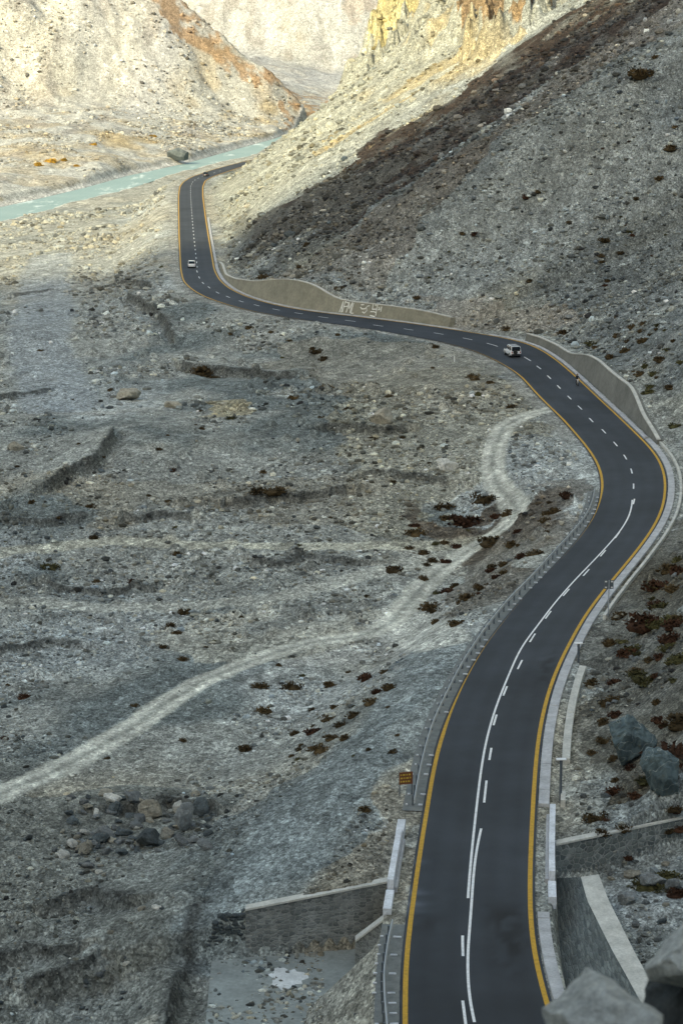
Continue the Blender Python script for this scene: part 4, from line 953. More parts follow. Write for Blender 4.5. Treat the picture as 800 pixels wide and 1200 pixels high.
ICO = {k: ico(k) for k in (0, 1, 2, 3, 4)}
def rock_verts(sub, seed, planes=11, noise_=.06, dims=(1, .8, .65)):
    r = np.random.default_rng(seed); V, Fs = ICO[sub]; n = r.normal(size=(planes, 3)); n /= np.linalg.norm(n, axis=1)[:, None]; d = r.uniform(.48, .92, planes); n = np.concatenate([n, np.concatenate([np.eye(3), -np.eye(3)]) + r.normal(size=(6, 3)) * .25]); n /= np.linalg.norm(n, axis=1)[:, None]; d = np.r_[d, r.uniform(.75, .98, 6)]
    dot = V @ n.T; rad = np.min(np.where(dot > .05, d[None] / np.maximum(dot, .05), 9), 1); rad = np.minimum(rad, 1.08)
    P = V * rad[:, None]
    if noise_: P += V * (noise_ * (vn(P[:, 0] * 3 + seed, P[:, 1] * 3 + P[:, 2] * 2.1, seed)[:, None] + .5 * vn(P[:, 0] * 8, P[:, 1] * 8 + P[:, 2] * 7, seed + 3)[:, None]))
    return P * np.array(dims), Fs
def rock_mesh(name, sub, seed, mat, **k):
    V, Fs = rock_verts(sub, seed, **k); o = mesh_obj(name, V, Fs, mat); me = o.data; bpy.data.objects.remove(o); return me
def offroad(x, y, r):
    yi = min(max(float(y), 0), 4190); return (np.interp(yi, YG, xLg) - x) * np.interp(yi, YG, cosL) > 2.2 + 1.2 * r or (x - np.interp(yi, YG, xRg)) * np.interp(yi, YG, cosR) > 2.1 + r
def boulder(px, py, wpx, hpx, matk, label, seed, sink=.25, group=None, sub=3, rot=None, name='boulder', noise_=.07, depth=1.0):
    """boulder whose foot stands on the ground at the pixel"""
    x, y, z = put([px], [py])[0]; D = math.hypot(y, HCAM - z); sx_ = wpx / 2 * D / F; sz_ = hpx / 2 * D / F
    V, Fs = rock_verts(sub, seed, noise_=noise_, dims=(sx_, sx_ * .8 * depth, sz_))
    o = mesh_obj(name, V, Fs, M[matk]); o.location = (x, y + sx_ * .4, z + sz_ * (1 - sink)); o.rotation_euler = (0, 0, rot if rot is not None else 0); tag(o, label, 'boulder', group); return o
boulder(737, 896, 62, 70, 'boulder_teal', 'large smooth teal grey boulder on the slope right of the road', 14, .15, sub=4, rot=.3, noise_=.09)
boulder(771, 938, 60, 66, 'boulder_teal', 'dark green boulder with pale veins just above the right wing wall', 29, .2, sub=4, noise_=.12)
boulder(207, 191, 27, 20, 'boulder_dark', 'big blue grey boulder standing at the edge of the river', 31, .15, sub=4)
boulder(215, 976, 32, 38, 'boulder_grey', 'tall pale grey boulder at the end of the rock pile left of the gravel lane', 42, .1, rot=.5)
boulder(232, 958, 26, 26, 'boulder_dark', 'dark rounded boulder leaning behind the tall pale one in the rock pile', 43, .1)
boulder(176, 960, 34, 26, 'boulder_tan', 'flat brown boulder at the back of the left rock pile', 44, .2)
boulder(172, 996, 38, 24, 'boulder_dark', 'dark slab like boulder at the front of the left rock pile', 45, .2)
boulder(150, 470, 30, 16, 'boulder_tan', 'low brown boulder alone on the upper valley floor', 51, .3)
boulder(201, 478, 26, 11, 'boulder_tan', 'long low brown rock beside the sandy patch on the valley floor', 52, .3)
boulder(524, 555, 30, 18, 'boulder_pale', 'whitish boulder left of the bend in the dirt track', 53, .3)
boulder(448, 502, 32, 26, 'boulder_tan', 'square brown outcrop rock on the valley floor above the pale boulder', 54, .35)
boulder(18, 528, 22, 12, 'boulder_tan', 'pale brown rock near the left edge of the valley floor', 55, .3)
boulder(766, 1042, 30, 24, 'boulder_grey', 'grey blue boulder among the stones in the right gully', 56, .2)
boulder(790, 1046, 22, 20, 'boulder_grey', 'round grey stone beside the gully boulder at the right edge', 57, .2)
boulder(733, 1062, 26, 16, 'boulder_grey', 'flat grey stone lying against the curved coping', 58, .25)
boulder(740, 1030, 24, 12, 'boulder_tan', 'flat tan stone below the brown bushes in the right gully', 59, .25)
for k, (a, b, s_) in enumerate([(681,588,6),(679.5,597,6),(677,606,6),(674,613,6)]):
    boulder(a, b, s_, s_ * 1.3, 'boulder_pale', ['topmost', 'second from the top', 'third from the top', 'lowest'][k] + ' whitewashed marker stone in the short row beside the left verge', 70 + k, .1, 'whitewashed stones in a row', sub=2, name='marker_stone')
for k, (a, b, s_) in enumerate([(658,540,6),(672,535,7),(675,541,6)]):
    boulder(a, b, s_, s_, 'boulder_pale', ['left one of the three white stones under the track junction', 'upper middle one of the three white stones under the track junction', 'right one of the three white stones under the track junction'][k], 80 + k, .1, 'white stones by the junction', sub=2, name='white_stone')
# smaller boulders: shared meshes
RM = {}
for mk in ('boulder_grey', 'boulder_tan', 'boulder_pale', 'boulder_dark'):
    RM[mk] = [rock_mesh('boulder_mesh', 2, 300 + k, M[mk], dims=(1, .85, .6)) for k in range(5)]
def zone_label(px, py):
    if py > 1090 and px < 470: return 'stone lying in the gully at the lower left', 'stones in the lower left gully'
    if px > 640 and py > 990: return 'stone lying in the gully right of the bridge', 'stones in the right gully'
    if px > 640 and py > 600: return 'rock on the steep bank right of the road', 'rocks on the right bank'
    if px < 260 and 930 < py < 1090: return 'rock in the loose pile left of the gravel lane', 'rocks of the left pile'
    if py > 760 and px < 520: return 'rock on the stony flat below the dirt track', 'rocks below the dirt track'
    if 580 < py <= 760 and px > 470: return 'rock on the embankment between dirt track and guardrail', 'rocks on the embankment'
    if 580 < py <= 760: return 'rock on the flat above the dirt track', 'rocks above the dirt track'
    if 400 < py <= 580 and px < 640: return 'rock on the upper valley floor below the far road', 'rocks on the upper valley floor'
    if py < 215 and px < 360: return 'boulder in the sunlit field beyond the river', 'boulders beyond the river'
    if px < 215: return 'rock on the pale valley floor left of the far straight', 'rocks left of the far straight'
    return 'rock on the scree slope above the far road', 'rocks on the scree slope'
def small_boulder(px, py, wpx, mk, k):
    x, y, z = put([px], [py])[0]; D = math.hypot(y, HCAM - z); r = wpx / 2 * D / F
    if not offroad(x, y, r): return x, y
    o = bpy.data.objects.new('boulder', RM[mk][k % 5]); COL.objects.link(o); o.location = (x, y, z + r * .34); o.rotation_euler = (random.uniform(-.4, .4), random.uniform(-.4, .4), random.uniform(0, 6.3)); o.scale = (r * random.uniform(.9, 1.2), r * random.uniform(.8, 1.1), r * random.uniform(.75, 1.1))
    lb, gp = zone_label(px, py); col = {'boulder_grey': 'grey', 'boulder_tan': 'tan', 'boulder_pale': 'whitish', 'boulder_dark': 'dark'}[mk]
    tag(o, 'small ' + col + ' ' + lb, 'rock' if 'boulder' not in lb else 'boulder', col + ' ' + gp); return x, y
sb = [(624,610,9,'boulder_tan'),(618,615,7,'boulder_tan'),(624,634,13,'boulder_tan'),(663,605,8,'boulder_pale'),(658,617,12,'boulder_tan'),(641,621,9,'boulder_tan'),(640,572,6,'boulder_pale'),(120,552,10,'boulder_dark'),(75,1004,18,'boulder_pale'),(95,987,12,'boulder_dark'),(110,978,10,'boulder_grey'),(140,975,12,'boulder_dark'),(155,985,14,'boulder_dark'),(118,1141,13,'boulder_grey'),(100,1158,9,'boulder_grey'),(65,998,12,'boulder_grey'),(35,985,14,'boulder_dark'),(185,990,20,'boulder_dark'),(160,972,10,'boulder_pale'),(200,975,12,'boulder_grey'),
 (345,1158,8,'boulder_dark'),(335,1163,7,'boulder_dark'),(450,488,9,'boulder_pale'),(262,475,8,'boulder_tan'),(330,452,7,'boulder_pale'),(668,185,6,'boulder_pale'),(661,179,7,'boulder_pale'),(495,232,6,'boulder_pale'),(290,243,9,'boulder_tan'),(720,1000,8,'boulder_pale'),(712,1085,10,'boulder_grey'),(745,1085,14,'boulder_grey'),(775,1082,14,'boulder_dark'),(700,1045,9,'boulder_grey'),(708,1060,9,'boulder_dark'),(755,1060,12,'boulder_grey'),(780,1015,10,'boulder_tan'),(322,290,12,'boulder_dark'),(340,277,14,'boulder_dark'),(300,302,12,'boulder_grey'),(385,262,10,'boulder_dark'),(410,200,10,'boulder_dark'),(325,300,10,'boulder_grey')]
for k, a in enumerate(sb): small_boulder(a[0], a[1], a[2], a[3], k)
cnt = 0; tries = 0
ZB = [(80,245,938,1003,66,11,27),(15,160,975,1040,24,7,16),(0,260,480,580,22,4,9),(0,400,580,760,22,4,10),(250,560,400,520,18,4,8),(0,420,760,930,16,4,9),(0,230,1060,1195,30,5,13),(250,440,1130,1195,10,4,8),(560,690,590,720,18,5,10),(690,798,600,900,26,6,15),(690,798,1020,1090,14,5,12),(270,790,60,330,36,3,8),(262,430,205,312,34,5,13),(0,205,260,400,22,4,8),(20,400,120,190,40,4,8),(460,600,440,600,14,4,8)]
for (x0, x1, y0, y1, n, w0, w1) in ZB:
    for _ in range(n):
        if cnt >= 300 - 43 - 0: break
        px, py = random.uniform(x0, x1), random.uniform(y0, y1)
        sx1, so1 = su(px, py)
        gx, gy = _gpx[min(int(sx1 / .25), len(_ss) - 1)], _gpy[min(int(sx1 / .25), len(_ss) - 1)]
        if gx.min() - 14 < px < gx.max() + 14 and gy.min() - 6 < py < gy.max() + 6: continue
        wv = w0 + (w1 - w0) * random.random() ** 2.2
        small_boulder(px, py, wv, random.choices(['boulder_grey', 'boulder_tan', 'boulder_pale', 'boulder_dark'], (5, 3, 1 if py > 215 else 4, 4 if py > 215 else 1))[0], cnt); cnt += 1
print('small boulders', cnt + len(sb))
# ------------------------------------------------------------------ loose stones: uncountable
def stones(name, n, r0, r1, az0, az1, sel, sizef, label, sub=0, power=2.0, dark=0.):
    rad = np.exp(rng.uniform(math.log(r0), math.log(r1), n)) if power == 2 else (rng.uniform(r0 ** -1, r1 ** -1, n)) ** -1.0
    az = rng.uniform(math.radians(az0), math.radians(az1), n); x = np.sin(az) * rad; y = np.cos(az) * rad
    keep = sel(x, y); x, y, rad = x[keep], y[keep], rad[keep]; n = len(x); z = grid_z(x, y)
    sz = sizef(rad, n); protos = [rock_verts(sub, 500 + k, 8, 0.05, (1, .8, .62)) for k in range(10)]; nv = len(protos[0][0]); Fs = protos[0][1]
    kk = rng.integers(0, 10, n); PV = np.stack([p[0] for p in protos])[kk]
    a = rng.uniform(0, 6.28, n); ca_, sa_ = np.cos(a)[:, None], np.sin(a)[:, None]; st_ = rng.uniform(.7, 1.3, (n, 1, 3)); PV = PV * st_
    X = (PV[..., 0] * ca_ - PV[..., 1] * sa_) * sz[:, None] + x[:, None]; Y = (PV[..., 0] * sa_ + PV[..., 1] * ca_) * sz[:, None] + y[:, None]; Z = PV[..., 2] * sz[:, None] + (z + sz * .15)[:, None]
    V = np.stack([X, Y, Z], -1).reshape(-1, 3); FA = (Fs[None] + (np.arange(n) * nv)[:, None, None]).reshape(-1, 3)
    # colour of a stone follows the ground it broke from, lighter or darker
    r_i = np.clip(np.searchsorted(Rr, np.hypot(x, y)), 0, NR - 1); a_i = np.clip(np.searchsorted(AZ, np.arctan2(x, y)), 0, NA - 1)
    gc = C[r_i * NA + a_i]; f = np.exp(rng.normal(.05, .50, n)) * np.where(rng.random(n) < .09, 1.9, 1.0); lit_ = dark + .75 * ((y > 560) & (x > np.interp(y, YG, xRg))) + .4 * ((y > 470) & (x < np.interp(y, YG, xLg))); f = np.where((rng.random(n) < .30) & (lit_ < .2), f * .42, f); f = np.where(rng.random(n) < lit_, f * .62, f); f = np.where(lit_ > .2, np.minimum(f, 1.15), f); tint = rng.normal(0, .05, (n, 1)) * np.array([[1, .2, -1]])
    cc_ = np.clip(gc * f[:, None] * (1 + tint), .03, .75); cc_ = np.repeat(cc_, nv, 0)
    o = mesh_obj(name, V, FA, M['rock'], None, False, cc_); tag(o, label, 'stones', None, 'stuff'); return o
def dists(x, y):
    yi = np.clip(y, 0, 4190); return (np.interp(yi, YG, xLg) - x) * np.interp(yi, YG, cosL), (x - np.interp(yi, YG, xRg)) * np.interp(yi, YG, cosR)
def clumps(x, y, lam, thr, s): return fbm(x, y * .6, lam, 3, s) + .5 * fbm(x, y * .6, lam / 4, 2, s + 5) + rng.normal(0, .22, len(x)) > thr
smk = lambda x, y: smooth_mask(x, y) > rng.uniform(.35, 1.0, len(x))
apP = np.array(ap)
def selL(x, y):
    a, b = dists(x, y); u, v = river_d(x, y); return (a > 2.4 + np.clip((y - 250) / 120, 0, 2.5)) & (u > 2) & smk(x, y) & (clumps(x, y, 16, .06, 301)) & ~(in_poly(x, y, apP) & (rng.random(len(x)) < .85 - .75 * sstep(-6.5, -3, x)))
def selR(x, y):
    a, b = dists(x, y); ok = (b > 2.9) & (y < 1400); chp = np.concatenate([B, Cc[::-1]]); return ok & ~in_poly(x, y, chp) & clumps(x, y, 14, .02, 302) & ((y < 560) | (rng.random(len(x)) < .5))
def selF(x, y):
    u, v = river_d(x, y); a, b = dists(x, y); return (v > 26) & ((b < 0) | (y > 1500)) & clumps(x, y, 34, .1, 303)
szf = lambda lo, k: (lambda r, n: r / F * lo * (1 - rng.random(n)) ** (-1 / k))
cap = lambda f, mx: (lambda r, n: np.minimum(f(r, n), r / F * mx))
stones('loose_stones', 150000, 104, 860, -9.6, 6, selL, cap(szf(.72, 1.75), 5.5), 'loose stones strewn over the valley floor')
stones('scree', 110000, 108, 1150, -4, 9.6, selR, cap(szf(.75, 1.75), 7), 'loose scree covering the mountain side above the road', power=2)
def selT(x, y):
    a, b = dists(x, y); return (b > 3.5) & (clumps(x, y, 26, -.05, 312)) & ((y < 560 + .35 * x) | (rng.random(len(x)) < .4))
stones('talus', 90000, 345, 1000, -4, 9.6, selT, cap(szf(.8, 1.9), 4.5), 'coarser talus scattered over the high part of the slope')
def selA(x, y):
    return in_poly(x, y, apP) & (fbm(x, y, 2.5, 3, 305) + sstep(-7.5, -3.5, x) * 1.1 + 1.6 * np.exp(-np.abs(y - 134.5) / .9) + rng.normal(0, .25, len(x)) > .45) & (np.hypot(x - c_[0], (y - c_[1]) * .7) > 1.15 * (rng.random(len(x)) < .85))
stones('rubble', 26000, 108, 137, -6.6, -.5, selA, cap(szf(.8, 1.9), 6), 'gravel and rubble lying on the concrete apron')
stones('river_boulders', 40000, 850, 1750, -9.6, 0, selF, cap(szf(.75, 2.2), 4), 'pale stones covering the flat beyond the river', dark=.6)
# ------------------------------------------------------------------ shrubs
def shrub_mesh(seed, mat, n=240):
    r = np.random.default_rng(seed); V = []; Fs = []
    lobes = r.uniform(-.5, .5, (5, 2)); 
    for k in range(n):
        lb = lobes[r.integers(0, 5)]; th = r.uniform(0, 6.28); el = r.uniform(.05, 1.45); d = np.array([math.cos(th) * math.cos(el), math.sin(th) * math.cos(el), math.sin(el)])
        rr = r.uniform(.45, 1.0); c = np.array([lb[0], lb[1] * .8, 0]) + d * rr * np.array([.55, .5, .55]); s = r.uniform(.06, .15)
        e1 = r.normal(size=3); e1 /= np.linalg.norm(e1); e2 = np.cross(e1, d); e2 /= (np.linalg.norm(e2) + 1e-6); b = len(V)
        V += [c - e1 * s - e2 * s * .5, c + e1 * s - e2 * s * .4, c + d * s * 1.6 + e2 * s * .5]; Fs.append((b, b + 1, b + 2))
    # woody core
    Vc, Fc_ = ICO[1]; nn = vn(Vc[:, 0] * 2 + seed, Vc[:, 1] * 2 + Vc[:, 2], seed); b = len(V)
    V += [v * (.62 + .18 * q) * np.array([1, .9, .55]) for v, q in zip(Vc, nn)]; Fs += [tuple(int(i) + b for i in f) for f in Fc_]
    o = mesh_obj('shrub_mesh', V, Fs, mat); me = o.data; bpy.data.objects.remove(o); return me
SHM = {c: [shrub_mesh(700 + 7 * i + k, M['shrub_' + c]) for k in range(4)] for i, c in enumerate(('brown', 'red', 'olive', 'ochre'))}
def szone(px, py):
    if px > 640 and py > 990: return 'growing among the gully stones right of the bridge', 'gully'
    if px > 640 and py > 560: return 'on the steep bank right of the road', 'right bank'
    if py > 760 and px < 530: return 'on the stony flat below the dirt track', 'flat below the track'
    if py > 560 and px >= 470: return 'on the embankment beside the winding dirt track', 'embankment'
    if py > 560: return 'on the flat crossed by faint tracks at the left', 'left flat'
    if 370 < py and px < 640: return 'on the upper valley floor below the far road', 'upper valley floor'
    if px > 640 and py > 370: return 'above the tall curved retaining wall', 'slope above the curved wall'
    if px < 262 and py < 320: return 'beside the distant sunlit straight of the road', 'verge of the distant straight'
    if px < 360 and py < 230: return 'beyond the river', 'far bank'
    return 'on the scree slope above the painted wall', 'scree slope'
CN = {'brown': 'dark brown', 'red': 'rust red', 'olive': 'dull olive', 'ochre': 'yellow ochre'}
shn = 0
def shrub(px, py, wpx, c, flat=.75):
    global shn
    x, y, z = put([px], [py])[0]; D = math.hypot(y, HCAM - z); r = wpx / 2 * D / F / .74
    if not offroad(x, y, r * .8): return
    o = bpy.data.objects.new('shrub', SHM[c][shn % 4]); COL.objects.link(o); o.location = (x, y, z - r * .06); o.rotation_euler = (0, 0, random.uniform(0, 6.28)); o.scale = (r, r * random.uniform(.8, 1.1), r * flat * random.uniform(.8, 1.1))
    lb, gp = szone(px, py); size = 'large' if wpx >= 26 else ('low' if wpx >= 13 else 'tiny')
    tag(o, size + ' ' + CN[c] + ' shrub ' + lb, 'shrub', size + ' ' + CN[c] + ' shrubs, ' + gp); shn += 1
SH = [(645,508,22,'olive'),(655,520,18,'brown'),(597,478,14,'brown'),(677,552,24,'olive'),(565,588,32,'brown'),(547,615,34,'red'),(530,612,22,'red'),(517,595,26,'brown'),(575,640,30,'brown'),(677,580,26,'brown'),(665,588,22,'red'),(650,600,20,'brown'),(640,612,18,'brown'),(655,628,22,'red'),(640,640,18,'brown'),(625,650,22,'brown'),(610,655,16,'red'),(600,640,20,'brown'),(605,625,14,'red'),(490,628,24,'brown'),(485,617,14,'red'),(495,648,18,'brown'),(480,643,12,'brown'),(460,670,22,'brown'),(520,637,14,'brown'),(430,698,10,'brown'),(505,713,26,'brown'),(525,696,18,'red'),(550,702,24,'brown'),(535,732,22,'brown'),(510,730,16,'brown'),(565,690,18,'brown'),(575,672,18,'red'),(590,665,16,'brown'),(407,716,10,'brown'),(555,446,12,'brown'),(575,449,12,'brown'),(560,463,12,'olive'),(455,465,10,'brown'),(410,480,12,'brown'),(437,515,14,'brown'),(472,513,10,'brown'),(460,563,10,'brown'),
 (60,666,22,'olive'),(207,649,12,'brown'),(110,631,14,'brown'),(157,691,14,'red'),(112,684,10,'brown'),(215,718,22,'brown'),(200,735,18,'brown'),(207,742,12,'brown'),(190,758,12,'brown'),(214,772,14,'brown'),(252,752,8,'olive'),(30,819,18,'red'),(157,828,10,'brown'),(7,866,12,'red'),(10,804,8,'brown'),(305,805,20,'brown'),(345,807,22,'brown'),(387,804,18,'brown'),(327,780,10,'brown'),(310,834,22,'brown'),(385,844,22,'brown'),(367,859,22,'red'),(345,861,16,'brown'),(390,866,20,'brown'),(377,881,24,'brown'),(350,880,14,'brown'),(287,879,22,'brown'),(215,868,12,'brown'),(125,889,8,'brown'),(365,832,12,'brown'),(392,830,12,'brown'),(400,850,18,'brown'),
 (430,796,22,'red'),(450,788,14,'brown'),(457,807,24,'brown'),(442,812,16,'red'),(435,825,22,'brown'),(505,830,20,'brown'),(415,840,20,'brown'),(405,866,16,'brown'),(466,862,8,'brown'),(461,882,10,'brown'),(428,952,20,'brown'),(440,972,34,'brown'),
 (700,770,38,'olive'),(715,755,22,'brown'),(680,818,20,'olive'),(755,745,44,'red'),(740,700,30,'red'),(770,690,34,'red'),(785,670,30,'brown'),(725,725,24,'brown'),(790,735,36,'red'),(790,890,66,'red'),(800,850,50,'brown'),(770,824,16,'brown'),(718,930,26,'red'),(700,962,28,'brown'),(706,978,20,'brown'),(695,802,22,'brown'),(708,846,22,'brown'),(722,838,18,'red'),(745,660,20,'brown'),(735,640,18,'brown'),(775,640,24,'brown'),(760,775,18,'brown'),(745,935,20,'red'),(738,900,20,'red'),(735,1012,14,'red'),(760,1040,44,'olive'),(785,1030,30,'olive'),(795,1050,30,'red'),
 (555.6,443,14,'brown'),(592,386,14,'brown'),(715,420,16,'brown'),(694,404,20,'olive'),(732,412,18,'brown'),(774,423,20,'brown'),(672,413,14,'olive'),(660,391,16,'brown'),(764,490,14,'brown'),(723,394,14,'brown'),(509,407,12,'brown'),(476,397,10,'brown'),(750,440,16,'brown'),(785,455,18,'brown'),(760,460,14,'olive'),(790,500,18,'olive'),(740,385,14,'brown'),(755,400,14,'brown'),
 (292,385,10,'brown'),(270,392,8,'brown'),(317,390,8,'brown'),(396,393,8,'brown'),(339,400,8,'brown'),(412,351,15,'brown'),(396,338,12,'brown'),(336,325,8,'brown'),(367,409,10,'brown'),(285,326,24,'brown'),(309,326,14,'brown'),(351,314,10,'brown'),(360,288,12,'brown'),(251,263,6,'olive'),(251,271,6,'olive'),(252,281,6,'ochre'),(253,303,6,'olive'),(197,270,9,'ochre'),(189,314,7,'olive'),(445,358,12,'brown'),(488,353,10,'brown'),
 (750,88,32,'brown'),(767,68,10,'brown'),(542,275,10,'brown'),(555,275,10,'red'),(410,200,12,'brown'),(772,209,14,'brown'),(785,176,20,'brown'),(790,149,10,'brown'),(710,282,16,'brown'),(667,262,10,'brown'),(745,234,10,'brown'),(617,232,12,'red'),(630,226,10,'brown'),(705,300,10,'brown'),(620,330,10,'brown'),
 (380,456,18,'brown'),(372,413,16,'brown'),(380,421,14,'brown'),(235,438,32,'brown'),(250,442,18,'brown'),(345,468,12,'brown'),(187,528,10,'brown'),(309,554,12,'brown'),(202,551,12,'red'),(377,489,8,'brown'),(390,490,8,'brown'),(270,491,12,'olive'),(237,503,8,'brown'),(107,593,14,'brown'),(37,592,12,'brown'),(197,588,10,'brown'),(130,459,10,'brown'),(320,583,26,'brown'),(300,583,22,'brown'),(20,547,8,'brown'),
 (60,190,14,'ochre'),(45,194,12,'ochre'),(75,188,10,'ochre'),(110,170,9,'ochre'),(180,160,9,'ochre'),(90,195,8,'ochre')]
for a in SH: shrub(*a)
for (x0, x1, y0, y1, n, w0, w1, cs) in [(490,690,590,720,34,8,17,('brown','red')),(700,798,600,800,60,12,32,('brown','red','olive')),(280,470,780,890,12,5,10,('brown',)),(0,400,580,760,12,4,8,('brown',)),(270,600,270,350,10,3,7,('brown',)),(620,798,370,470,26,6,13,('brown','olive')),(0,560,400,560,14,4,8,('brown',)),(700,798,150,350,12,5,10,('brown','red')),(690,798,800,980,22,9,22,('brown','red'))]:
    for _ in range(n):
        px, py = random.uniform(x0, x1), random.uniform(y0, y1); sx1, so1 = su(px, py); kk_ = min(int(sx1 / .25), len(_ss) - 1); gx, gy = _gpx[kk_], _gpy[kk_]
        if gx.min() - 14 < px < gx.max() + 16 and gy.min() - 8 < py < gy.max() + 8: continue
        shrub(px, py, random.uniform(w0, w1), random.choice(cs + ('olive', 'brown')))
print('shrubs', shn)
# ------------------------------------------------------------------ dry stone wall at the left end of the wing wall
dw0 = np.array(unp(236, 1128, -4.7)); dw1 = LWa - np.array([.1, 0]); root = empty('dry_stone_wall', (*dw0, -4.7), 0, 'stacked dark dry stone wall at the left end of the wing wall', 'wall'); loc = np.array(root.location)
mbv = []; mbf = []; nb = 0; L_ = np.linalg.norm(dw1 - dw0)
core = MB(); ztl = -2.2
hfun = lambda t: 1.2 + (zl1 + 4.6 - 1.2) * sstep(0, .55, np.array(t))
for r_ in range(12):
    z = -4.75 + r_ * .27 + .1
    t = 0
    while t < 1:
        if z < -4.7 + float(hfun(t)):
            V, Fs = rock_verts(2, 900 + nb, 9, .05, (.30 * random.uniform(.8, 1.3), .3, .19 * random.uniform(.85, 1.15))); p = dw0 + (dw1 - dw0) * t
            V = V + np.array([p[0], p[1] + random.uniform(0, .15) + .25, z]) - loc; mbv.append(V); mbf.append(Fs + nb * len(V)); nb += 1
        t += .46 / L_ * random.uniform(.85, 1.15)
mesh_obj('stone_courses', np.concatenate(mbv), np.concatenate(mbf), M['boulder_dark'], root)
mb = MB(); quad_wall(root, dw0 + [.15, .4], dw1 + [0, .4], -5.2, -5.2, -3.7, zl1 - .12, .5, M['boulder_dark'], 'wall_core', (0, 1))
# ------------------------------------------------------------------ brown sign board on two posts
A0 = put([467.5], [934])[0]; B0 = put([483], [931])[0]; D = A0[1]; k = D / F
cx, cy = (A0[0] + B0[0]) / 2, (A0[1] + B0[1]) / 2; rz = math.atan2(B0[1] - A0[1], B0[0] - A0[0]) * .5; wS = 17.5 * k; 
root = empty('information_sign', (cx, cy, min(A0[2], B0[2])), rz, 'brown information board with yellow lettering on two dark posts', 'sign'); zb = height_for(cx, cy, 919) - root.location.z; zt = height_for(cx, cy, 904.5) - root.location.z
mb = MB(); mb.box((0, 0, (zb + zt) / 2), (wS, .05, zt - zb), bev=.01); mb.build('board', M['sign_brown'], root)
for sx_ in (-1, 1):
    mb = MB(); mb.tube((sx_ * wS * .45, .05, -.4), (sx_ * wS * .45, .05, zt), .045); mb.build('post', M['post'], root)
mb = MB(); 
for r_, row in enumerate(((.10,.22,.12,.18),(.2,.1,.24,.1),(.12,.16,.1,.2))):
    xx = -.42
    for k_, l_ in enumerate(row):
        mb.box(((xx + l_ / 2) * wS, -.031, zb + (zt - zb) * (.78 - .27 * r_)), (l_ * wS * .85, .01, (zt - zb) * .12)); xx += l_ + .05
mb.build('lettering', M['sign_yellow'], root)
# ------------------------------------------------------------------ road signs on the right
def sign_post(px, pyb, pyt, plate, label, xt=None):
    x, y, z = put([px], [pyb])[0]; root = empty('road_sign', (x, y, z), math.atan2(0, 1), label, 'sign', 'road signs on the right verge'); h = height_for(x, y, pyt) - z; k = y / F
    mb = MB(); mb.tube((0, 0, -.3), (0, 0, h), .05 if plate == 'square' else .10, n=10); mb.build('pole', M['steel' if plate == 'square' else 'post'], root)
    if plate == 'square':
        mb = MB(); mb.box((0, .055, h - .42), (.86, .03, .86), bev=.01); mb.build('sign_plate', M['post'], root)
        mb = MB()
        for a in (-.28, .28):
            for b in (-.28, .28): mb.box((a, .03, h - .42 + b), (.2, .02, .12))
        mb.build('bracket', M['sign_white'], root)
    else:
        mb = MB(); mb.box((0, .0, h + .03), (.72, .42, .07), bev=.015); mb.build('sign_plate', M['sign_white'], root)
        mb = MB(); mb.box((0, .055, h - .2), (.22, .05, .34), bev=.01); mb.build('bracket', M['post'], root)
    return root
sign_post(712, 722, 680, 'square', 'square road sign seen from behind on a thin pole where the road bends')
sign_post(677, 776, 754, 'T', 'short road marker post with pale crossbar above the wide ditch wall')
sign_post(656, 938, 890, 'T', 'grey marker post with pale crossbar standing at the end of the ditch')
mb = MB(); x, y, z = put([532], [424])[0]; mb.tube((0, 0, -.2), (0, 0, 1.0), .09, .08); mb.V = [tuple(v) for v in mb.V]; o = mb.build('marker_post', M['sign_white']); o.location = (x, y, z); tag(o, 'small white roadside post on the bank left of the white off road vehicle', 'post')
# ------------------------------------------------------------------ vehicles
def heading(px, py, toward=False):
    s, o_ = su(px, py); p0 = rpt(np.array([s - 2]), o_)[0]; p1 = rpt(np.array([s + 2]), o_)[0]; d = p1 - p0; a = math.atan2(d[1], d[0]); p = rpt(np.array([s]), o_)[0]; p[2] += .005
    return p, a + (math.pi if toward else 0)
def section_body(mb, secs):
    """secs: list of (x, half width bottom, half width top, z0, z1)"""
    P = []
    for x, wb, wt, z0, z1 in secs:
        zm = z0 + (z1 - z0) * .55; P += [(x, -wb * .94, z0), (x, -wb, zm), (x, -wt, z1 - .04), (x, -wt + .07, z1), (x, wt - .07, z1), (x, wt, z1 - .04), (x, wb, zm), (x, wb * .94, z0)]
    n = len(secs); mb.add(P, [(k * 8 + q, (k + 1) * 8 + q, (k + 1) * 8 + (q + 1) % 8, k * 8 + (q + 1) % 8) for k in range(n - 1) for q in range(8)] + [tuple(range(8)), tuple((n - 1) * 8 + q for q in range(7, -1, -1))])
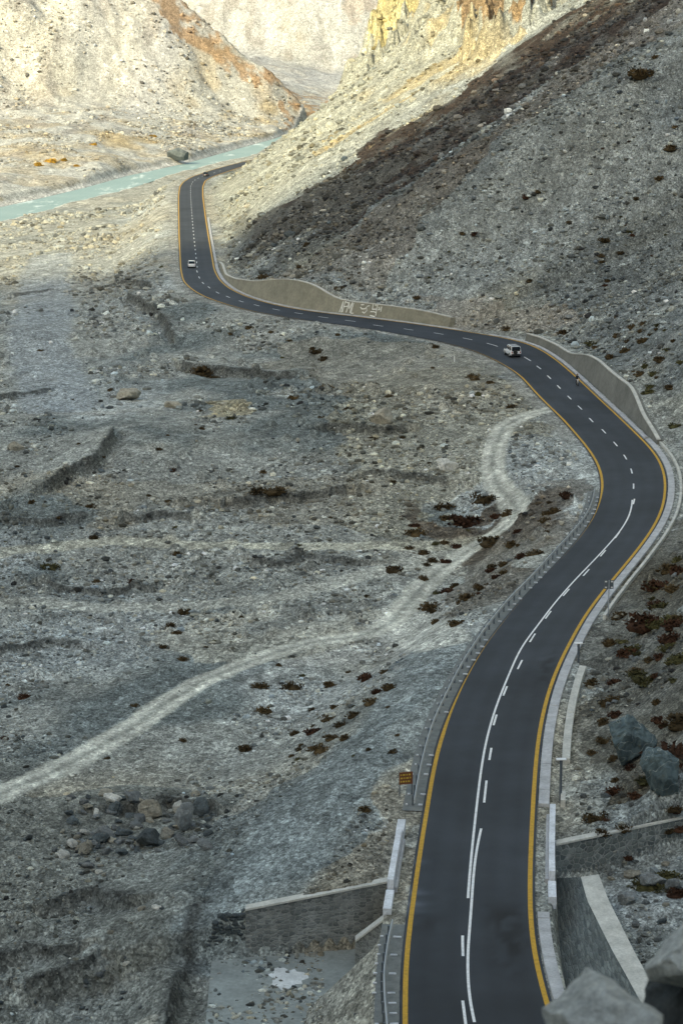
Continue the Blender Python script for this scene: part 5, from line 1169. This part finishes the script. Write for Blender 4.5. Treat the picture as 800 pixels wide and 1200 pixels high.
def vehicle(px, py, kind, label, paintm, toward=False):
    p, a = heading(px, py, toward); root = empty(kind[0], tuple(p), a, label, kind[1])
    suv = kind[2]
    if suv: L2, W2, hb, hr = 2.35, .93, 1.12, 1.85
    else: L2, W2, hb, hr = 2.15, .84, .90, 1.45
    mb = MB(); zg = .38 if suv else .26
    if suv: secs = [(-L2, W2*.9, W2*.88, zg+.12, hb-.05), (-L2+.12, W2, W2*.97, zg, hb), (-.3, W2, W2*.97, zg, hb), (.75, W2, W2*.97, zg, hb), (1.35, W2, W2*.94, zg, hb-.03), (L2-.15, W2*.97, W2*.88, zg, hb-.12), (L2, W2*.85, W2*.8, zg+.12, hb-.25)]
    else: secs = [(-L2, W2*.85, W2*.8, zg+.1, hb-.14), (-L2+.15, W2*.97, W2*.92, zg, hb-.02), (-.3, W2, W2*.96, zg, hb), (.8, W2, W2*.95, zg, hb-.02), (1.5, W2*.98, W2*.88, zg, hb-.12), (L2-.1, W2*.9, W2*.78, zg, hb-.25), (L2, W2*.8, W2*.7, zg+.1, hb-.34)]
    section_body(mb, secs); body = mb.build('body', paintm, root, True)
    body.data.polygons.foreach_set('use_smooth', np.zeros(len(body.data.polygons), bool))
    mb = MB(); g = MB()
    if suv: cab = [(-L2+.06, W2*.90, W2*.78), (-L2+.28, W2*.90, W2*.80), (.35, W2*.90, W2*.78), (.95, W2*.9, W2*.84)]; tops = [hr-.25, hr-.05, hr, hb+.03]
    else: cab = [(-1.75, W2*.86, W2*.78), (-1.15, W2*.86, W2*.70), (.2, W2*.86, W2*.68), (1.05, W2*.86, W2*.80)]; tops = [hb+.06, hr-.02, hr, hb+.02]
    secs = [(x, wb, wt, hb-.03, t) for (x, wb, wt), t in zip(cab, tops)]
    section_body(g, secs); g.build('windows', M['glass'], root)
    r = MB()
    xs = (-L2+.26, .38) if suv else (-1.18, .25)
    r.box(((xs[0]+xs[1])/2, 0, hr+.01), (xs[1]-xs[0]+.15, W2*1.55, .07), bev=.03); r.build('roof', paintm, root)
    pl = MB()
    for sy in (-1, 1):
        for xx in ((xs[0]+.05, -.75, .3) if suv else (xs[0], -.35, .2)):
            pl.tube((xx, sy*W2*.885, hb-.02), (xx, sy*W2*.80, hr-.03), .045, n=6)
    if suv:
        for sy in (-1, 1): pl.tube((-L2+.05, sy*W2*.86, hb), (-L2+.2, sy*W2*.78, hr-.12), .07, n=6)
    pl.build('pillars', paintm, root)
    rw = .38 if suv else .31
    for sx_ in (-1, 1):
        for sy in (-1, 1):
            m = MB(); m.tube((sx_*1.38, sy*(W2-.2), rw), (sx_*1.38, sy*(W2+.015), rw), rw, n=20); wh_ = m.build('wheel', M['rubber'], root)
            m = MB(); m.tube((sx_*1.38, sy*(W2+.0), rw), (sx_*1.38, sy*(W2+.03), rw), rw*.55, n=12); m.build('rim', M['chrome'], wh_)
    for sy in (-1, 1):
        m = MB(); m.box((-L2-.005, sy*W2*.76, hb-.22), (.06, .16, .26 if suv else .16), bev=.015); m.build('tail_light', M['red_lens'], root)
        m = MB(); m.box((L2-.01, sy*W2*.66, hb-.38), (.08, .26, .14), bev=.02); m.build('headlight', M['chrome'], root)
        m = MB(); m.box((.72, sy*(W2+.1), hb+.06), (.12, .2, .14), bev=.02); m.build('mirror', M['car_dark'], root)
    m = MB(); m.box((-L2-.03, 0, zg+.16), (.14, W2*1.85, .2), bev=.04); m.build('bumper', M['car_dark'] if suv else paintm, root)
    m = MB(); m.box((L2+.02, 0, zg+.16), (.14, W2*1.7, .2), bev=.04); m.build('bumper', M['car_dark'] if suv else paintm, root)
    m = MB(); m.box((-L2-.055 - (.0 if suv else .03), 0, zg+.42 if suv else zg+.3), (.02, .5, .12)); m.build('number_plate', M['sign_white'], root)
    if suv:
        m = MB(); m.tube((-L2-.02, .15, hb-.18), (-L2-.24, .15, hb-.18), .36, n=20); m.build('spare_wheel', M['rubber'], root)
        m = MB()
        for sy in (-.55, .55): m.tube((-1.9, sy, hr+.13), (.2, sy, hr+.13), .025, n=6)
        for xx in (-1.8, -.9, 0.1): m.tube((xx, -.6, hr+.12), (xx, .6, hr+.12), .025, n=6); m.tube((xx, -.55, hr+.02), (xx, -.55, hr+.13), .02, n=6); m.tube((xx, .55, hr+.02), (xx, .55, hr+.13), .02, n=6)
        m.build('roof_rack', M['car_dark'], root)
        m = MB(); 
        for sy in (-1, 1): m.box((0, sy*(W2+.01), zg+.08), (1.9, .1, .06), bev=.01)
        m.build('side_step', M['car_dark'], root)
    return root
vehicle(600, 417, ('off_road_vehicle', 'off-road vehicle', True), 'white off road vehicle with dark windows driving away round the bend', M['car_white'])
vehicle(224.5, 313, ('car', 'car', False), 'small white car on the distant straight of the road', M['car_white'])
vehicle(241.5, 206.5, ('car', 'car', False), 'tiny dark car at the far turn of the road beside the river', M['car_dark'])
# motorcycle and rider coming toward the camera
p, a = heading(675.5, 452, True); root = empty('motorcycle', tuple(p), a, 'dark motorcycle ridden close to the kerb of the tall retaining wall', 'motorcycle')
def torus(mb, c, R, r, n=24, m=8):
    P = []; 
    for i_ in range(n):
        for j_ in range(m):
            A_, B_ = 2*math.pi*i_/n, 2*math.pi*j_/m; P.append((c[0]+(R+r*math.cos(B_))*math.cos(A_), c[1]+r*math.sin(B_), c[2]+(R+r*math.cos(B_))*math.sin(A_)))
    mb.add(P, [(i_*m+j_, ((i_+1)%n)*m+j_, ((i_+1)%n)*m+(j_+1)%m, i_*m+(j_+1)%m) for i_ in range(n) for j_ in range(m)])
for xx in (-.62, .66):
    m = MB(); torus(m, (xx, 0, .31), .26, .05); wh_ = m.build('wheel', M['rubber'], root, True)
    m = MB(); m.tube((xx, -.05, .31), (xx, .05, .31), .05, n=10)
    for k in range(8): m.tube((xx, 0, .31), (xx+.24*math.cos(k*.785), 0, .31+.24*math.sin(k*.785)), .008, n=5)
    m.build('rim', M['chrome'], wh_)
m = MB(); m.tube((.66, -.07, .31), (.45, -.07, .95), .025); m.tube((.66, .07, .31), (.45, .07, .95), .025); m.build('fork', M['chrome'], root)
m = MB(); m.tube((.45, 0, .85), (-.1, 0, .5), .035); m.tube((-.1, 0, .5), (-.62, 0, .31), .03); m.tube((.4, 0, .8), (-.5, 0, .75), .03); m.box((.05, 0, .42), (.36, .24, .32), bev=.04); m.build('frame', M['car_dark'], root)
m = MB(); m.box((.2, 0, .86), (.46, .26, .2), taper=.8, bev=.05); m.build('fuel_tank', simple('red_tank', (.2, .02, .02), .3), root)
m = MB(); m.box((-.35, 0, .82), (.66, .24, .1), bev=.03); m.build('seat', M['rubber'], root)
m = MB(); m.tube((.42, -.34, 1.04), (.46, 0, .98), .018); m.tube((.46, 0, .98), (.42, .34, 1.04), .018); m.build('handlebar', M['chrome'], root)
m = MB(); m.tube((.5, 0, .88), (.62, 0, .87), .09, .085, 14); m.build('headlight', M['sign_white'], root)
m = MB(); m.tube((-.1, .12, .3), (-.75, .15, .36), .04, .05); m.build('exhaust', M['chrome'], root)
def skin_body(name, joints, edges, mat, parent, sub=2):
    me = bpy.data.meshes.new(name); me.from_pydata([j[0] for j in joints], edges, []); o = bpy.data.objects.new(name, me); link(o, parent)
    md = o.modifiers.new('skin', 'SKIN')
    for v, j in zip(me.skin_vertices[0].data, joints): v.radius = (j[1], j[1] if len(j) < 3 else j[2])
    me.skin_vertices[0].data[0].use_root = True
    sb_ = o.modifiers.new('sub', 'SUBSURF'); sb_.levels = sub; sb_.render_levels = sub
    dg = bpy.context.evaluated_depsgraph_get(); ev = o.evaluated_get(dg); nm = bpy.data.meshes.new_from_object(ev); o.modifiers.clear(); o.data = nm; nm.materials.clear(); nm.materials.append(mat)
    nm.polygons.foreach_set('use_smooth', np.ones(len(nm.polygons), bool)); return o
J = [((-.32, 0, .93), .16), ((-.22, 0, 1.15), .15), ((-.1, 0, 1.40), .16), ((-.05, 0, 1.50), .06), ((-.02, 0, 1.56), .055),
     ((-.08, .19, 1.42), .07), ((.12, .30, 1.2), .05), ((.38, .31, 1.07), .04), ((-.08, -.19, 1.42), .07), ((.12, -.30, 1.2), .05), ((.38, -.31, 1.07), .04),
     ((-.26, .12, .9), .10), ((.14, .2, .82), .08), ((-.05, .2, .42), .055), ((.1, .2, .34), .045), ((-.26, -.12, .9), .10), ((.14, -.2, .82), .08), ((-.05, -.2, .42), .055), ((.1, -.2, .34), .045)]
E_ = [(0,1),(1,2),(2,3),(3,4),(2,5),(5,6),(6,7),(2,8),(8,9),(9,10),(0,11),(11,12),(12,13),(13,14),(0,15),(15,16),(16,17),(17,18)]
pr = empty('person', tuple(p), a, 'motorcycle rider in dark clothes and black helmet leaning to the handlebar', 'person')
skin_body('body', J, E_, M['cloth'], pr)
V, Fs = ICO[3]; mesh_obj('head', V * np.array([.10, .085, .12]) + np.array([.02, 0, 1.65]), Fs, M['skin'], pr, True)
sel_ = V[:, 0] < 2; hv = V * np.array([.145, .135, .15]) + np.array([0, 0, 1.69]); fcs = Fs[(V[Fs].mean(1)[:, 0] < .62) | (V[Fs].mean(1)[:, 2] > .25)]
mesh_obj('helmet', hv, fcs, M['helmet'], pr, True)
# ------------------------------------------------------------------ rocks right in front of the camera
def fg(px, py, D, rx_, ry_, rz_, seed, label, rot, mk='boulder_fg'):
    dx, dy, dz = raydir(px, py); V, Fs = rock_verts(4, seed, 12, .05, (rx_, ry_, rz_)); o = mesh_obj('foreground_rock', V, Fs, M[mk]); o.location = (dx * D, dy * D, HCAM + dz * D); o.rotation_euler = rot; tag(o, label, 'rock'); return o
M['boulder_fg'] = rock_mat('foreground_rock', False, (.62, .62, .58), 5.0); M['boulder_fgd'] = rock_mat('foreground_rock_dark', False, (.06, .065, .065), 3.0)
fg(712, 1216, 6.0, .185, .30, .20, 61, 'blurred pale rock at the bottom right corner, lowest of the near rocks', (0, .12, .2))
fg(838, 1118, 6.6, .20, .3, .15, 67, 'blurred grey green rock at the right edge above the pale one', (0, -.25, .6))
fg(850, 1190, 6.9, .27, .4, .26, 69, 'blurred dark rock leaning against the right edge of the frame', (0, .3, .1), 'boulder_fgd')
fg(790, 1790, 6.6, 1.3, 1.2, 1.25, 75, 'big dark rock ledge just under the near rocks, below the frame', (0, .1, .1), 'boulder_fgd')
# ------------------------------------------------------------------ labels that single out each shrub and rock
LM = [(474,915,'the brown information board'),(467,1000,'the left bridge parapet'),(645,985,'the right bridge parapet'),(370,1075,'the coursed stone wing wall'),(725,1000,'the mortared stone wing wall'),(258,1100,'the dry stone wall'),(336,1146,'the pale patch on the concrete apron'),
 (720,1080,'the curved pale coping of the pitched channel'),(737,868,'the large teal boulder'),(771,912,'the dark green veined boulder'),(212,960,'the tall pale boulder of the rock pile'),(656,915,'the grey marker post at the ditch end'),(677,765,'the marker post with pale crossbar'),(712,700,'the square road sign'),
 (678,600,'the row of whitewashed marker stones'),(665,536,'the three white stones under the track junction'),(640,480,'the junction of dirt track and road'),(578,540,'the narrow top bend of the dirt track'),(605,597,'the sharp elbow of the dirt track'),(490,695,'the lower bend of the dirt track'),(515,750,'the fork where the track widens'),
 (380,752,'the middle of the long dirt track'),(200,820,'the downhill turn of the dirt track'),(60,905,'the left end of the dirt track'),(524,545,'the whitish boulder by the track'),(448,492,'the square brown outcrop'),(150,468,'the low brown boulder'),(268,480,'the small sandy patch'),(90,555,'the dark eroded bank at the left'),
 (410,365,'the painted letters on the wall'),(320,345,'the left half of the painted wall'),(500,375,'the right end of the painted wall'),(597,413,'the white off road vehicle'),(676,447,'the motorcycle'),(700,440,'the middle of the curved retaining wall'),(750,485,'the lower end of the curved retaining wall'),(227,310,'the small white car'),
 (250,262,'the distant straight of the road'),(207,184,'the big boulder in the river'),(60,215,'the left end of the river'),(240,204,'the far turn of the road'),(780,590,'the outermost point of the big bend'),(532,415,'the small white roadside post'),(565,50,'the orange crag at the top'),(455,30,'the yellow crag at the top'),(290,60,'the ochre band on the far hillside'),(750,85,'the lone bush high on the slope'),(590,255,'the middle of the scree slope'),(380,120,'the sunlit spur'),
 (300,700,'the pale sandy clearing'),(120,712,'the faint upper track at the left'),(150,638,'the faint highest track'),(50,400,'the pale gravel wash'),(430,890,'the blue grey gravel lane'),(100,1130,'the gully at the lower left'),(790,150,'the upper right edge of the slope'),(785,300,'the right edge of the scree slope')]
ORD = ['closest', 'second closest', 'third closest', 'fourth closest', 'fifth closest', 'sixth closest', 'seventh closest', 'eighth closest', 'ninth closest', 'tenth closest', 'eleventh closest', 'twelfth closest', 'thirteenth closest', 'fourteenth closest', 'fifteenth closest', 'sixteenth closest', 'seventeenth closest', 'eighteenth closest', 'nineteenth closest', 'twentieth closest']
bkt = {}
for o in list(COL.objects):
    if o.parent is None and o.get('group') and o.type == 'MESH' and (o.name.startswith('shrub') or o.name.startswith('boulder')):
        px, py = proj(o.location.x, o.location.y, o.location.z); dd = [((px - a) ** 2 + ((py - b) * 1.2) ** 2) ** .5 for a, b, _ in LM]; k = int(np.argmin(dd)); a, b, nm = LM[k]; dx, dy = px - a, (py - b) * 1.2
        rel = ('right of' if dx > 0 else 'left of') if abs(dx) > abs(dy) else ('in front of' if dy > 0 else 'beyond')
        head = ' '.join(o['label'].split(' shrub ')[0].split()) + ' shrub' if ' shrub ' in o['label'] else ' '.join(o['label'].split()[:3])
        bkt.setdefault((head, rel, nm), []).append((dd[k], o))
for (head, rel, nm), L_ in bkt.items():
    L_.sort(key=lambda t: t[0])
    for i_, (_, o) in enumerate(L_):
        o['label'] = head + ' ' + rel + ' ' + nm + ('' if len(L_) == 1 else ', ' + (ORD[i_] if i_ < 20 else 'farthest'))
# ------------------------------------------------------------------ render
S.render.engine = 'CYCLES'; S.cycles.max_bounces = 4; S.cycles.diffuse_bounces = 3
print('built')
